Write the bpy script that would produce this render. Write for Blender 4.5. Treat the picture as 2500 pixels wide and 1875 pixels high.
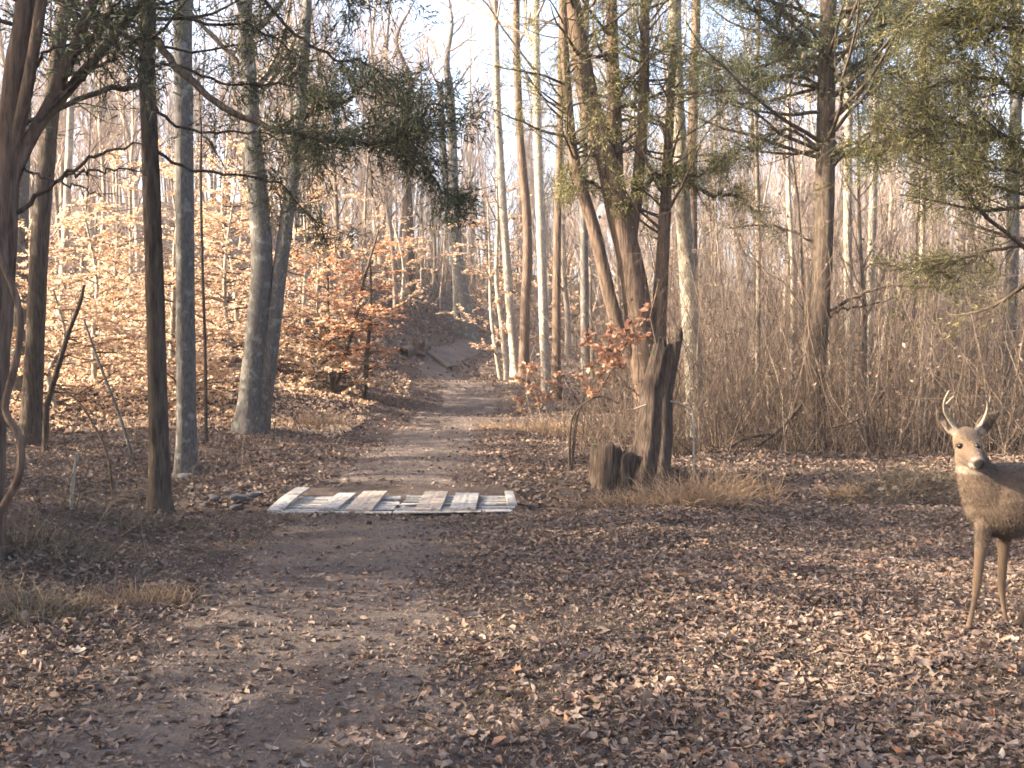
import bpy, bmesh, math, random
import numpy as np
from mathutils import Vector, Matrix

for o in list(bpy.data.objects):
    bpy.data.objects.remove(o)
scene = bpy.context.scene
COL = scene.collection
R = math.radians
rng = np.random.default_rng(11)
random.seed(5)

# ------------------------------------------------------------------ camera
CAM_H, FPX, PITCH = 1.5, 2400.0, R(1.6)      # the photograph is 2500 x 1875
cam_d = bpy.data.cameras.new('camera')
cam_d.sensor_width = 36.0
cam_d.lens = 36.0 * FPX / 2500.0
cam_d.clip_start = 0.05
cam_d.clip_end = 1500
cam = bpy.data.objects.new('camera', cam_d)
COL.objects.link(cam)
cam.location = (0, 0, CAM_H)
cam.rotation_euler = (math.pi / 2 - PITCH, 0, 0)
scene.camera = cam

# ------------------------------------------------------------------ light
SUN_EL, SUN_BACK = R(26), R(8)               # low winter sun from the side, a little behind the lens
to_sun = Vector((-math.cos(SUN_EL) * math.cos(SUN_BACK), -math.cos(SUN_EL) * math.sin(SUN_BACK), math.sin(SUN_EL)))
world = bpy.data.worlds.new('World')
scene.world = world
world.use_nodes = True
wn, wl = world.node_tree.nodes, world.node_tree.links
wn.clear()
w_out = wn.new('ShaderNodeOutputWorld')
w_bg = wn.new('ShaderNodeBackground')
w_sky = wn.new('ShaderNodeTexSky')
w_sky.sky_type = 'NISHITA'
w_sky.sun_disc = False
w_sky.sun_elevation = SUN_EL
w_sky.sun_rotation = math.atan2(to_sun.x, to_sun.y)
w_sky.air_density = 0.75
w_sky.dust_density = 5.0
w_sky.ozone_density = 0.0
w_bg.inputs['Strength'].default_value = 0.13
wl.new(w_sky.outputs[0], w_bg.inputs['Color'])
wl.new(w_bg.outputs[0], w_out.inputs['Surface'])
sun_d = bpy.data.lights.new('sun', 'SUN')
sun_d.energy = 5.0
sun_d.angle = R(0.55)
sun_d.color = (1.0, 0.84, 0.63)
sun = bpy.data.objects.new('sun', sun_d)
COL.objects.link(sun)
sun.rotation_euler = to_sun.to_track_quat('Z', 'Y').to_euler()
scene.view_settings.view_transform = 'Standard'
scene.view_settings.look = 'None'
scene.view_settings.exposure = 2.78
scene.view_settings.gamma = 1.0
scene.view_settings.use_curve_mapping = False
scene.cycles.use_denoising = True
scene.cycles.filter_width = 1.65            # a soft little lens
scene.cycles.max_bounces = 6
scene.cycles.diffuse_bounces = 3
scene.cycles.transmission_bounces = 3
scene.cycles.transparent_max_bounces = 4

# ------------------------------------------------------------------ helpers
CP, SP = math.cos(PITCH), math.sin(PITCH)


def ray(px, py):
    u, v = (px - 1250.0) / FPX, (937.5 - py) / FPX
    return np.array([u, CP + v * SP, v * CP - SP])


def at(px, py, Y):
    """point seen at a pixel of the photograph, at distance Y"""
    d = ray(px, py)
    return d * (Y / d[1]) + np.array([0, 0, CAM_H])


def sstep(a, b, x):
    t = np.clip((x - a) / (b - a), 0, 1)
    return t * t * (3 - 2 * t)


_perm = np.random.default_rng(3).random((257, 257))


def vnoise(x, y, s=1.0, seed=0):
    x = np.asarray(x, float) * s + seed * 17.31
    y = np.asarray(y, float) * s + seed * 9.77
    xi, yi = np.floor(x), np.floor(y)
    fx, fy = x - xi, y - yi
    fx, fy = fx * fx * (3 - 2 * fx), fy * fy * (3 - 2 * fy)
    a, b = (xi % 256).astype(int), (yi % 256).astype(int)
    p = _perm
    return (p[a, b] * (1 - fx) + p[a + 1, b] * fx) * (1 - fy) + (p[a, b + 1] * (1 - fx) + p[a + 1, b + 1] * fx) * fy


def softplus(t, w):
    return w * np.logaddexp(0, t / w)


def path_x(y):
    """centre line of the path"""
    y = np.asarray(y, float)
    return np.interp(y, [0, 7, 10, 13, 17, 21, 25, 28, 31, 34, 37, 40, 43, 47, 55],
                     [-1.0, -1.15, -1.27, -1.35, -1.45, -1.4, -1.05, -1.3, -2.4, -2.8, -2.2, -1.75, -1.6, -1.2, -0.5])


def path_w(y):
    return np.interp(y, [0, 7, 10, 13, 20, 40, 50], [1.3, 1.15, 1.05, 1.05, 1.0, 0.85, 0.8])


def ditch_y(x):
    return 10.25 + 0.28 * np.sin(np.asarray(x, float) * 0.55 + 0.5)


def H(x, y):
    """height of the ground"""
    x, y = np.asarray(x, float), np.asarray(y, float)
    wl_ = sstep(-1.5, -7.5, x)
    wr_ = sstep(0.5, 7.0, x)
    hi_ = sstep(-10, -18, x)
    zl = 0.31 * softplus(y - 18.5, 1.6) - (0.17 - 0.10 * hi_) * softplus(y - 31, 3) - (0.14 + 0.10 * hi_) * softplus(y - 66, 4)
    zc = 0.10 * softplus(y - 23, 2.0) + 0.13 * softplus(y - 43, 3) - 0.23 * softplus(y - 68, 4)
    zr = 0.17 * softplus(y - 30, 3.0) - 0.17 * softplus(y - 68, 4)
    z = zl * wl_ + zr * wr_ + zc * (1 - wl_ - wr_)
    z = z - 0.36 * np.exp(-((y - ditch_y(x)) / 0.52) ** 2) * (0.55 + 0.45 * sstep(0.9, 1.6, np.abs(x + 1.27)))
    # little bank that the track climbs over and the humps along it
    z = z + 0.16 * np.exp(-((y - 21.3) / 0.7) ** 2) * sstep(-9, -5, x) * sstep(9, 3, x)
    z = z + 0.22 * np.exp(-((y - 27.5) / 1.6) ** 2) * sstep(-3.3, -1.8, x) * sstep(3, 0, x)
    off = np.abs(x - path_x(y)) / path_w(y)
    rough = sstep(0.9, 2.0, off)
    z = z + (vnoise(x, y, 0.55, 1) - 0.5) * (0.10 + 0.18 * rough) * sstep(3, 9, y)
    z = z + (vnoise(x, y, 2.3, 2) - 0.5) * (0.03 + 0.05 * rough)
    z = z + (vnoise(x, y, 7.0, 4) - 0.5) * 0.02
    z = z + 0.22 * sstep(-2.6, -4.2, x) * sstep(5.0, 7.5, y) * sstep(9.6, 8.6, y)
    z = z + 0.16 * sstep(0.9, 2.6, x) * sstep(8.8, 11.0, y) * sstep(15, 12, y)
    return z * (1 - np.exp(-(((x - 2.8) / 1.0) ** 2 + ((y - 5.4) / 0.8) ** 2) ** 2))


def ground_at(px, py):
    d = ray(px, py)
    o = np.array([0, 0, CAM_H])
    for s in np.arange(2.0, 120.0, 0.05):
        p = o + d * s
        if p[2] <= H(p[0], p[1]):
            break
    return p


def foot(px, py, sink=0.0):
    p = ground_at(px, py)
    return np.array([p[0], p[1], float(H(p[0], p[1])) - sink])


def mesh_from(name, chunks, smooth=True, attr=None):
    """chunks: list of (verts Nx3, faces Mx3 or Mx4)"""
    V, FL, off = [], [], 0
    for v, f in chunks:
        if len(v) == 0:
            continue
        V.append(np.asarray(v, np.float32))
        FL.append(np.asarray(f, np.int64) + off)
        off += len(v)
    V = np.concatenate(V)
    nl = sum(f.size for f in FL)
    npoly = sum(len(f) for f in FL)
    me = bpy.data.meshes.new(name)
    me.vertices.add(len(V))
    me.vertices.foreach_set('co', V.ravel())
    me.loops.add(nl)
    me.loops.foreach_set('vertex_index', np.concatenate([f.ravel() for f in FL]).astype(np.int32))
    me.polygons.add(npoly)
    cnt = np.concatenate([np.full(len(f), f.shape[1]) for f in FL])
    me.polygons.foreach_set('loop_start', np.concatenate([[0], np.cumsum(cnt)[:-1]]).astype(np.int32))
    me.polygons.foreach_set('use_smooth', np.full(npoly, smooth))
    if attr is not None:
        a = me.color_attributes.new('col', 'FLOAT_COLOR', 'POINT')
        a.data.foreach_set('color', np.asarray(attr, np.float32).ravel())
    me.update(calc_edges=True)
    me.validate()
    return me


def link(name, data, parent=None, mat=None):
    o = bpy.data.objects.new(name, data)
    COL.objects.link(o)
    if parent is not None:
        o.parent = parent
    if mat is not None and data is not None and not data.materials:
        data.materials.append(mat)
    return o


def tag(o, label=None, cat=None, group=None, kind=None):
    if label: o['label'] = label
    if cat: o['category'] = cat
    if group: o['group'] = group
    if kind: o['kind'] = kind
    return o


def empty(name, loc=(0, 0, 0), rz=0.0):
    o = bpy.data.objects.new(name, None)
    COL.objects.link(o)
    o.empty_display_size = 0.1
    o.location = [float(c) for c in loc]
    o.rotation_euler = (0, 0, rz)
    return o


def tubes(P, Rr, n=5, cap=False):
    """P (T,K,3) centre lines, Rr (T,K) radii -> verts, quads"""
    P, Rr = np.asarray(P, float), np.asarray(Rr, float)
    if P.ndim == 2:
        P, Rr = P[None], Rr[None]
    T, K, _ = P.shape
    t = np.gradient(P, axis=1)
    t /= np.linalg.norm(t, axis=2, keepdims=True) + 1e-9
    m = P[:, -1] - P[:, 0]
    ref = np.where((np.abs(m[:, 2]) > 0.7 * np.linalg.norm(m, axis=1))[:, None], [[1., 0, 0]], [[0, 0, 1.]])[:, None]
    u = np.cross(t, ref)
    u /= np.linalg.norm(u, axis=2, keepdims=True) + 1e-9
    w = np.cross(t, u)
    a = np.arange(n) * 2 * math.pi / n
    V = P[:, :, None] + Rr[:, :, None, None] * (np.cos(a)[None, None, :, None] * u[:, :, None] + np.sin(a)[None, None, :, None] * w[:, :, None])
    V = V.reshape(-1, 3)
    i = np.arange(T)[:, None, None] * K * n + np.arange(K - 1)[None, :, None] * n
    j = np.arange(n)[None, None, :]
    j2 = (j + 1) % n
    F = np.stack([i + j, i + j2, i + n + j2, i + n + j], -1).reshape(-1, 4)
    return V, F


def grow(start, d, length, K, wob, trop, g):
    """start (T,3) d (T,3) length (T,) -> (T,K,3)"""
    T = len(start)
    p = np.array(start, float)
    d = np.array(d, float)
    out = [p.copy()]
    tr = np.asarray(trop, float)
    for k in range(K - 1):
        d = d + g.normal(0, wob, (T, 3))
        d[:, 2] += tr
        d /= np.linalg.norm(d, axis=1, keepdims=True) + 1e-9
        p = p + d * (np.asarray(length) / (K - 1))[:, None]
        out.append(p.copy())
    return np.stack(out, 1)


def along(P, Rr, idx, t):
    """point, direction, radius at parameter t of polyline idx"""
    K = P.shape[1]
    s = t * (K - 1)
    i = np.clip(s.astype(int), 0, K - 2)
    f = (s - i)[:, None]
    a, b = P[idx, i], P[idx, i + 1]
    d = b - a
    d /= np.linalg.norm(d, axis=1, keepdims=True) + 1e-9
    r = Rr[idx, i] * (1 - f[:, 0]) + Rr[idx, i + 1] * f[:, 0]
    return a * (1 - f) + b * f, d, r


def unit(v):
    return v / (np.linalg.norm(v, axis=-1, keepdims=True) + 1e-9)


def smooth_line(pts, K):
    """Catmull-Rom through given points, resampled to K"""
    pts = np.asarray(pts, float)
    if len(pts) == 2:
        return pts[0] + (pts[1] - pts[0]) * np.linspace(0, 1, K)[:, None]
    q = np.vstack([2 * pts[0] - pts[1], pts, 2 * pts[-1] - pts[-2]])
    seg = len(pts) - 1
    s = np.linspace(0, seg - 1e-6, K)
    i = s.astype(int)
    f = (s - i)[:, None]
    p0, p1, p2, p3 = q[i], q[i + 1], q[i + 2], q[i + 3]
    return 0.5 * (2 * p1 + (p2 - p0) * f + (2 * p0 - 5 * p1 + 4 * p2 - p3) * f ** 2 + (3 * p1 - p0 - 3 * p2 + p3) * f ** 3)


def blades(pos, d, length, width, g):
    """one thin triangle per blade"""
    n = len(pos)
    side = unit(np.cross(d, g.normal(size=(n, 3))))
    a = pos - side * (width / 2)[:, None]
    b = pos + side * (width / 2)[:, None]
    c = pos + d * length[:, None]
    V = np.stack([a, b, c], 1).reshape(-1, 3)
    F = np.arange(n * 3).reshape(-1, 3)
    return V, F


def leaf_batch(pos, size, tilt, g, curl=0.25, aspect=0.55, upright=None):
    """curled four-triangle leaves; tilt = spread of the normal"""
    n = len(pos)
    yaw = g.random(n) * 2 * math.pi
    nrm = np.stack([g.normal(0, 1, n) * tilt, g.normal(0, 1, n) * tilt, np.ones(n)], 1)
    nrm = unit(nrm)
    ax = np.stack([np.cos(yaw), np.sin(yaw), np.zeros(n)], 1)
    ax = unit(ax - nrm * (ax * nrm).sum(1, keepdims=True))
    sd = np.cross(nrm, ax)
    L = np.asarray(size)[:, None]
    wd = L * (aspect * g.uniform(0.7, 1.2, n))[:, None]
    c1 = g.normal(0, curl, n)[:, None] * L
    c2 = g.normal(0, curl, n)[:, None] * L
    c3 = g.normal(curl * 0.6, curl, n)[:, None] * L
    v0 = pos - ax * L * 0.5 + nrm * c3 * 0.6
    v1 = pos + ax * L * 0.5 + nrm * np.abs(c3)
    v2 = pos + sd * wd * 0.5 + nrm * c1 - ax * L * 0.06
    v3 = pos - sd * wd * 0.5 + nrm * c2 + ax * L * 0.04
    v4 = pos.copy()
    V = np.stack([v0, v1, v2, v3, v4], 1).reshape(-1, 3)
    b = np.arange(n)[:, None, None] * 5
    F = (b + np.array([[0, 3, 4], [3, 1, 4], [1, 2, 4], [2, 0, 4]])[None]).reshape(-1, 3)
    return V, F


def leaf6_batch(pos, size, tilt, g, curl=0.14):
    """six-sided curled leaves, each its own proportions"""
    n = len(pos)
    yaw = g.random(n) * 2 * math.pi
    nrm = unit(np.stack([g.normal(0, 1, n) * tilt, g.normal(0, 1, n) * tilt, np.ones(n)], 1))
    ax = np.stack([np.cos(yaw), np.sin(yaw), np.zeros(n)], 1)
    ax = unit(ax - nrm * (ax * nrm).sum(1, keepdims=True))
    sd = np.cross(nrm, ax)
    L = np.asarray(size)[:, None]
    wd = L * g.uniform(0.28, 0.72, n)[:, None]
    out = [(-0.5, 0.0), (-0.22, 0.42), (0.2, 0.46), (0.5, 0.0), (0.16, -0.45), (-0.25, -0.40)]
    vs = []
    roll = g.normal(0, curl * 1.6, n)[:, None]
    bend = g.normal(0, curl * 1.2, n)[:, None]
    for a, b in out:
        jx, jy = g.normal(0, 0.05, (n, 1)), g.normal(0, 0.07, (n, 1))
        vs.append(pos + ax * L * (a + jx) + sd * wd * (b + jy) + nrm * L * (roll * abs(b) * 2 + bend * (2 * a) ** 2 + g.normal(0, curl * 0.3, (n, 1))))
    vs.append(pos.copy())
    V = np.stack(vs, 1).reshape(-1, 3)
    t = np.array([[i, (i + 1) % 6, 6] for i in range(6)])
    F = (np.arange(n)[:, None, None] * 7 + t[None]).reshape(-1, 3)
    return V, F


# ------------------------------------------------------------------ materials
def new_mat(name):
    m = bpy.data.materials.new(name)
    m.use_nodes = True
    nt = m.node_tree
    nt.nodes.clear()
    return m, nt.nodes, nt.links


def ramp(nodes, stops, interp='LINEAR'):
    r = nodes.new('ShaderNodeValToRGB')
    e = r.color_ramp.elements
    r.color_ramp.interpolation = interp
    while len(e) < len(stops):
        e.new(0.5)
    for k, (p, c) in enumerate(stops):
        e[k].position = p
        e[k].color = (*c, 1)
    return r


def leaf_mat(name, stops, transl=0.3, rough=0.75, patch=None):
    """dead leaves or foliage: each piece its own shade"""
    m, N, L = new_mat(name)
    out = N.new('ShaderNodeOutputMaterial')
    geo = N.new('ShaderNodeNewGeometry')
    r = ramp(N, stops)
    L.new(geo.outputs['Random Per Island'], r.inputs[0])
    col = r.outputs[0]
    tc = N.new('ShaderNodeTexCoord')
    no = N.new('ShaderNodeTexNoise')
    no.inputs['Scale'].default_value = 40
    no.inputs['Detail'].default_value = 3
    L.new(tc.outputs['Object'], no.inputs['Vector'])
    hs = N.new('ShaderNodeHueSaturation')
    mr = N.new('ShaderNodeMapRange')
    mr.inputs['From Min'].default_value = 0.25
    mr.inputs['From Max'].default_value = 0.75
    mr.inputs['To Min'].default_value = 0.7
    mr.inputs['To Max'].default_value = 1.25
    L.new(no.outputs['Fac'], mr.inputs['Value'])
    L.new(mr.outputs[0], hs.inputs['Value'])
    L.new(col, hs.inputs['Color'])
    p = N.new('ShaderNodeBsdfPrincipled')
    p.inputs['Roughness'].default_value = rough
    p.inputs['Specular IOR Level'].default_value = 0.25
    L.new(hs.outputs[0], p.inputs['Base Color'])
    if transl > 0:
        t = N.new('ShaderNodeBsdfTranslucent')
        L.new(hs.outputs[0], t.inputs['Color'])
        mx = N.new('ShaderNodeMixShader')
        mx.inputs[0].default_value = transl
        L.new(p.outputs[0], mx.inputs[1])
        L.new(t.outputs[0], mx.inputs[2])
        L.new(mx.outputs[0], out.inputs['Surface'])
    else:
        L.new(p.outputs[0], out.inputs['Surface'])
    return m


def bark_mat(name, dark, light, scale=9.0, stretch=0.16, lichen=None, lich_amt=0.58, bump=0.6, vary=False):
    m, N, L = new_mat(name)
    out = N.new('ShaderNodeOutputMaterial')
    tc = N.new('ShaderNodeTexCoord')
    mp = N.new('ShaderNodeMapping')
    mp.inputs['Scale'].default_value = (scale, scale, scale * stretch)
    L.new(tc.outputs['Object'], mp.inputs['Vector'])
    n1 = N.new('ShaderNodeTexNoise')
    n1.inputs['Scale'].default_value = 3.0
    n1.inputs['Detail'].default_value = 6
    n1.inputs['Roughness'].default_value = 0.65
    L.new(mp.outputs[0], n1.inputs['Vector'])
    r = ramp(N, [(0.34, dark), (0.66, light)])
    L.new(n1.outputs['Fac'], r.inputs[0])
    col = r.outputs[0]
    if lichen is not None:
        n2 = N.new('ShaderNodeTexNoise')
        n2.inputs['Scale'].default_value = 7.0
        n2.inputs['Detail'].default_value = 5
        L.new(tc.outputs['Object'], n2.inputs['Vector'])
        r2 = ramp(N, [(lich_amt - 0.04, (0, 0, 0)), (lich_amt + 0.06, (1, 1, 1))])
        L.new(n2.outputs['Fac'], r2.inputs[0])
        mx = N.new('ShaderNodeMix')
        mx.data_type = 'RGBA'
        L.new(r2.outputs[0], mx.inputs[0])
        L.new(col, mx.inputs[6])
        mx.inputs[7].default_value = (*lichen, 1)
        col = mx.outputs[2]
    if vary:
        oi = N.new('ShaderNodeObjectInfo')
        hs = N.new('ShaderNodeHueSaturation')
        mr = N.new('ShaderNodeMapRange')
        mr.inputs['To Min'].default_value = 0.55
        mr.inputs['To Max'].default_value = 1.5
        L.new(oi.outputs['Random'], mr.inputs['Value'])
        L.new(mr.outputs[0], hs.inputs['Value'])
        L.new(col, hs.inputs['Color'])
        col = hs.outputs[0]
    p = N.new('ShaderNodeBsdfPrincipled')
    p.inputs['Roughness'].default_value = 0.9
    p.inputs['Specular IOR Level'].default_value = 0.15
    L.new(col, p.inputs['Base Color'])
    bp = N.new('ShaderNodeBump')
    bp.inputs['Strength'].default_value = bump
    bp.inputs['Distance'].default_value = 0.03
    L.new(n1.outputs['Fac'], bp.inputs['Height'])
    L.new(bp.outputs[0], p.inputs['Normal'])
    L.new(p.outputs[0], out.inputs['Surface'])
    return m


def ground_mat(name, stops, s1=3.0, s2=28.0, bump=1.0):
    m, N, L = new_mat(name)
    out = N.new('ShaderNodeOutputMaterial')
    tc = N.new('ShaderNodeTexCoord')
    a = N.new('ShaderNodeTexNoise')
    a.inputs['Scale'].default_value = s1
    a.inputs['Detail'].default_value = 5
    b = N.new('ShaderNodeTexNoise')
    b.inputs['Scale'].default_value = s2
    b.inputs['Detail'].default_value = 6
    b.inputs['Roughness'].default_value = 0.7
    L.new(tc.outputs['Object'], a.inputs['Vector'])
    L.new(tc.outputs['Object'], b.inputs['Vector'])
    ad = N.new('ShaderNodeMath')
    ad.operation = 'MULTIPLY_ADD'
    ad.inputs[1].default_value = 0.45
    L.new(a.outputs['Fac'], ad.inputs[0])
    ml = N.new('ShaderNodeMath')
    ml.operation = 'MULTIPLY'
    ml.inputs[1].default_value = 0.55
    L.new(b.outputs['Fac'], ml.inputs[0])
    L.new(ml.outputs[0], ad.inputs[2])
    r = ramp(N, stops)
    L.new(ad.outputs[0], r.inputs[0])
    p = N.new('ShaderNodeBsdfPrincipled')
    p.inputs['Roughness'].default_value = 0.95
    p.inputs['Specular IOR Level'].default_value = 0.15
    L.new(r.outputs[0], p.inputs['Base Color'])
    bp = N.new('ShaderNodeBump')
    bp.inputs['Strength'].default_value = bump
    bp.inputs['Distance'].default_value = 0.03
    L.new(b.outputs['Fac'], bp.inputs['Height'])
    L.new(bp.outputs[0], p.inputs['Normal'])
    L.new(p.outputs[0], out.inputs['Surface'])
    return m


M = {}
M['soil'] = ground_mat('soil', [(0.3, (0.032, 0.025, 0.021)), (0.5, (0.068, 0.051, 0.043)), (0.68, (0.115, 0.088, 0.073))])
M['track'] = ground_mat('track', [(0.3, (0.048, 0.038, 0.034)), (0.5, (0.095, 0.076, 0.067)), (0.68, (0.16, 0.13, 0.115))], 1.6, 34.0)
LITTER = [(0.0, (0.055, 0.038, 0.031)), (0.25, (0.105, 0.074, 0.060)), (0.50, (0.155, 0.110, 0.087)), (0.68, (0.205, 0.150, 0.118)),
          (0.78, (0.185, 0.095, 0.058)), (0.85, (0.145, 0.107, 0.085)), (0.97, (0.235, 0.18, 0.142)), (1.0, (0.33, 0.27, 0.22))]
M['litter'] = leaf_mat('litter', LITTER, 0.12)
M['pale_leaf'] = leaf_mat('pale_leaf', [(0, (0.3, 0.2, 0.12)), (0.5, (0.45, 0.34, 0.23)), (1, (0.62, 0.52, 0.38))], 0.15)
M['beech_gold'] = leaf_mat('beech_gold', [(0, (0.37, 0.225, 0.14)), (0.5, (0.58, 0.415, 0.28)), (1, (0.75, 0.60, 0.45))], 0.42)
M['beech_orange'] = leaf_mat('beech_orange', [(0, (0.38, 0.17, 0.085)), (0.5, (0.54, 0.28, 0.15)), (1, (0.68, 0.44, 0.28))], 0.42)
M['oak_red'] = leaf_mat('oak_red', [(0, (0.24, 0.11, 0.065)), (0.5, (0.38, 0.20, 0.125)), (1, (0.55, 0.37, 0.26))], 0.35)
M['cedar_dark'] = leaf_mat('cedar_dark', [(0, (0.036, 0.045, 0.027)), (0.6, (0.072, 0.083, 0.042)), (1, (0.14, 0.14, 0.065))], 0.35, 0.6)
M['cedar_olive'] = leaf_mat('cedar_olive', [(0, (0.070, 0.072, 0.026)), (0.6, (0.145, 0.140, 0.052)), (1, (0.25, 0.22, 0.09))], 0.4, 0.6)
M['grass'] = leaf_mat('dry_grass', [(0, (0.07, 0.055, 0.038)), (0.4, (0.13, 0.10, 0.068)), (0.8, (0.20, 0.155, 0.105)), (1, (0.075, 0.078, 0.042))], 0.2)
M['tuft'] = leaf_mat('tuft_grass', [(0, (0.17, 0.105, 0.06)), (0.5, (0.27, 0.18, 0.11)), (1, (0.38, 0.27, 0.175))], 0.25)
M['twig'] = leaf_mat('twig', [(0, (0.035, 0.025, 0.020)), (0.5, (0.080, 0.056, 0.042)), (0.85, (0.155, 0.112, 0.082)), (1, (0.27, 0.205, 0.15))], 0.0, 0.9)
M['bark_brown'] = bark_mat('bark_brown', (0.045, 0.030, 0.022), (0.15, 0.105, 0.078), 9, 0.12, bump=0.9)
M['bark_dark'] = bark_mat('bark_dark', (0.030, 0.023, 0.018), (0.10, 0.076, 0.058), 10, 0.14, bump=0.9)
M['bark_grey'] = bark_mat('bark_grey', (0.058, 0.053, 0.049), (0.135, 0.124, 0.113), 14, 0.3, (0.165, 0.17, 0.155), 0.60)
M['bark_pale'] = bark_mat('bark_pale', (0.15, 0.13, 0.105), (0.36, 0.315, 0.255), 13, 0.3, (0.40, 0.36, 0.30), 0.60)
M['bark_woods'] = bark_mat('bark_woods', (0.10, 0.08, 0.064), (0.25, 0.21, 0.17), 7, 0.25, vary=True)
M['crown_woods'] = bark_mat('crown_woods', (0.13, 0.10, 0.085), (0.27, 0.215, 0.18), 6, 0.5, vary=True)
M['dead_wood'] = bark_mat('dead_wood', (0.016, 0.012, 0.010), (0.105, 0.075, 0.058), 18, 0.06, (0.035, 0.042, 0.016), 0.64, bump=1.0)
M['log'] = bark_mat('log', (0.05, 0.042, 0.036), (0.13, 0.11, 0.095), 8, 0.4)
M['plank_white'] = bark_mat('plank_white', (0.19, 0.178, 0.165), (0.37, 0.35, 0.325), 9, 2.5, (0.12, 0.10, 0.085), 0.62, bump=0.3)
M['plank_tan'] = bark_mat('plank_tan', (0.21, 0.175, 0.145), (0.36, 0.31, 0.26), 9, 2.5, (0.11, 0.085, 0.07), 0.62, bump=0.3)
M['rock'] = bark_mat('rock', (0.045, 0.043, 0.044), (0.15, 0.145, 0.15), 6, 1.0, (0.13, 0.11, 0.09), 0.6)

# ------------------------------------------------------------------ ground and path
xs = np.concatenate([np.linspace(-120, -40, 15)[:-1], np.linspace(-40, -11, 50)[:-1], np.linspace(-11, 11, 150), np.linspace(11, 40, 50)[1:], np.linspace(40, 120, 15)[1:]])
ys = np.concatenate([np.linspace(-40, 0, 14)[:-1], np.linspace(0, 26, 190)[:-1], np.linspace(26, 80, 130), np.linspace(80, 170, 30)[1:]])
GX, GY = np.meshgrid(xs, ys)
GZ = H(GX, GY)
nx, ny = len(xs), len(ys)
ii = (np.arange(ny - 1)[:, None] * nx + np.arange(nx - 1)[None]).ravel()
GF = np.stack([ii, ii + 1, ii + nx + 1, ii + nx], 1)
ground = link('ground', mesh_from('ground', [(np.stack([GX, GY, GZ], -1).reshape(-1, 3), GF)]), mat=M['soil'])
tag(ground, kind='structure')

# the worn track: a sheet that dips under the ground at its ragged edges
py_ = np.concatenate([np.linspace(3.0, 9.35, 60), np.linspace(11.25, 43.5, 230)])
strips = []
for sel in (py_[py_ < 9.4], py_[py_ > 11.2]):
    k = np.linspace(-1, 1, 15)
    Yg, Kg = np.meshgrid(sel, k, indexing='ij')
    wob = 1.0 + 0.30 * (vnoise(Yg * 0.9, np.sign(Kg) * 5 + 20, 1.0, 6) - 0.5)
    Xg = path_x(Yg) + Kg * path_w(Yg) * wob
    Zg = H(Xg, Yg) + 0.022 - 0.10 * np.abs(Kg) ** 5
    end = np.minimum(Yg - sel[0], sel[-1] - Yg)
    Zg -= 0.10 * sstep(0.25, 0.0, end)
    a, b = Yg.shape
    i0 = (np.arange(a - 1)[:, None] * b + np.arange(b - 1)[None]).ravel()
    strips.append((np.stack([Xg, Yg, Zg], -1).reshape(-1, 3), np.stack([i0, i0 + 1, i0 + b + 1, i0 + b], 1)))
path = link('path', mesh_from('path', strips), mat=M['track'])
tag(path, kind='structure')

# ------------------------------------------------------------------ trees
TREE_FOOT = []          # (x, y, r) so that woods keep their distance


def crown_lines(P, Rr, g, t0=0.4, n1=26, len1=0.38, ang=(35, 62), n2=6, n3=3, h=12.0, trop=0.10, rmin=0.004, side=None, twig=1.0):
    """bare branches of a tree from its trunk centre line -> list of chunks"""
    ch = []
    t = np.sort(g.uniform(t0, 0.985, n1))
    p, d, r = along(P, Rr, np.zeros(n1, int), t)
    az = g.uniform(0, 2 * math.pi, n1) if side is None else g.normal(side, 0.9, n1)
    an = np.radians(g.uniform(ang[0], ang[1], n1))
    out = np.stack([np.cos(az), np.sin(az), np.zeros(n1)], 1)
    dd = unit(out * np.sin(an)[:, None] + np.array([0, 0, 1.]) * np.cos(an)[:, None])
    L1 = h * len1 * (1.05 - 0.75 * (t - t0) / (1 - t0)) * g.uniform(0.55, 1.15, n1)
    P1 = grow(p, dd, L1, 7, 0.13, trop, g)
    r1 = np.clip(r * g.uniform(0.3, 0.5, n1), 0.008, 0.09)
    R1 = r1[:, None] * np.linspace(1, 0.22, 7)[None]
    ch.append(tubes(P1, R1, 5))
    N2 = n1 * n2
    idx = np.repeat(np.arange(n1), n2)
    t2 = g.uniform(0.2, 1.0, N2)
    p2, d2, r2 = along(P1, R1, idx, t2)
    dd2 = unit(d2 * 0.75 + g.normal(0, 0.55, (N2, 3)) + np.array([0, 0, 0.25]))
    L2 = L1[idx] * g.uniform(0.22, 0.5, N2)
    P2 = grow(p2, dd2, L2, 5, 0.16, trop * 0.8, g)
    R2 = np.maximum(r2 * 0.62, rmin * 1.4)[:, None] * np.linspace(1, 0.35, 5)[None]
    ch.append(tubes(P2, R2, 4))
    if n3:
        N3 = N2 * n3
        idx = np.repeat(np.arange(N2), n3)
        p3, d3, r3 = along(P2, R2, idx, g.uniform(0.15, 1.0, N3))
        dd3 = unit(d3 * 0.7 + g.normal(0, 0.6, (N3, 3)) + np.array([0, 0, 0.15]))
        P3 = grow(p3, dd3, L2[idx] * g.uniform(0.3, 0.6, N3) * twig, 4, 0.2, trop * 0.6, g)
        R3 = np.maximum(r3 * 0.55, rmin)[:, None] * np.linspace(1, 0.5, 4)[None]
        ch.append(tubes(P3, R3, 3))
        return ch, P1, P2, P3
    return ch, P1, P2, None


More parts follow.
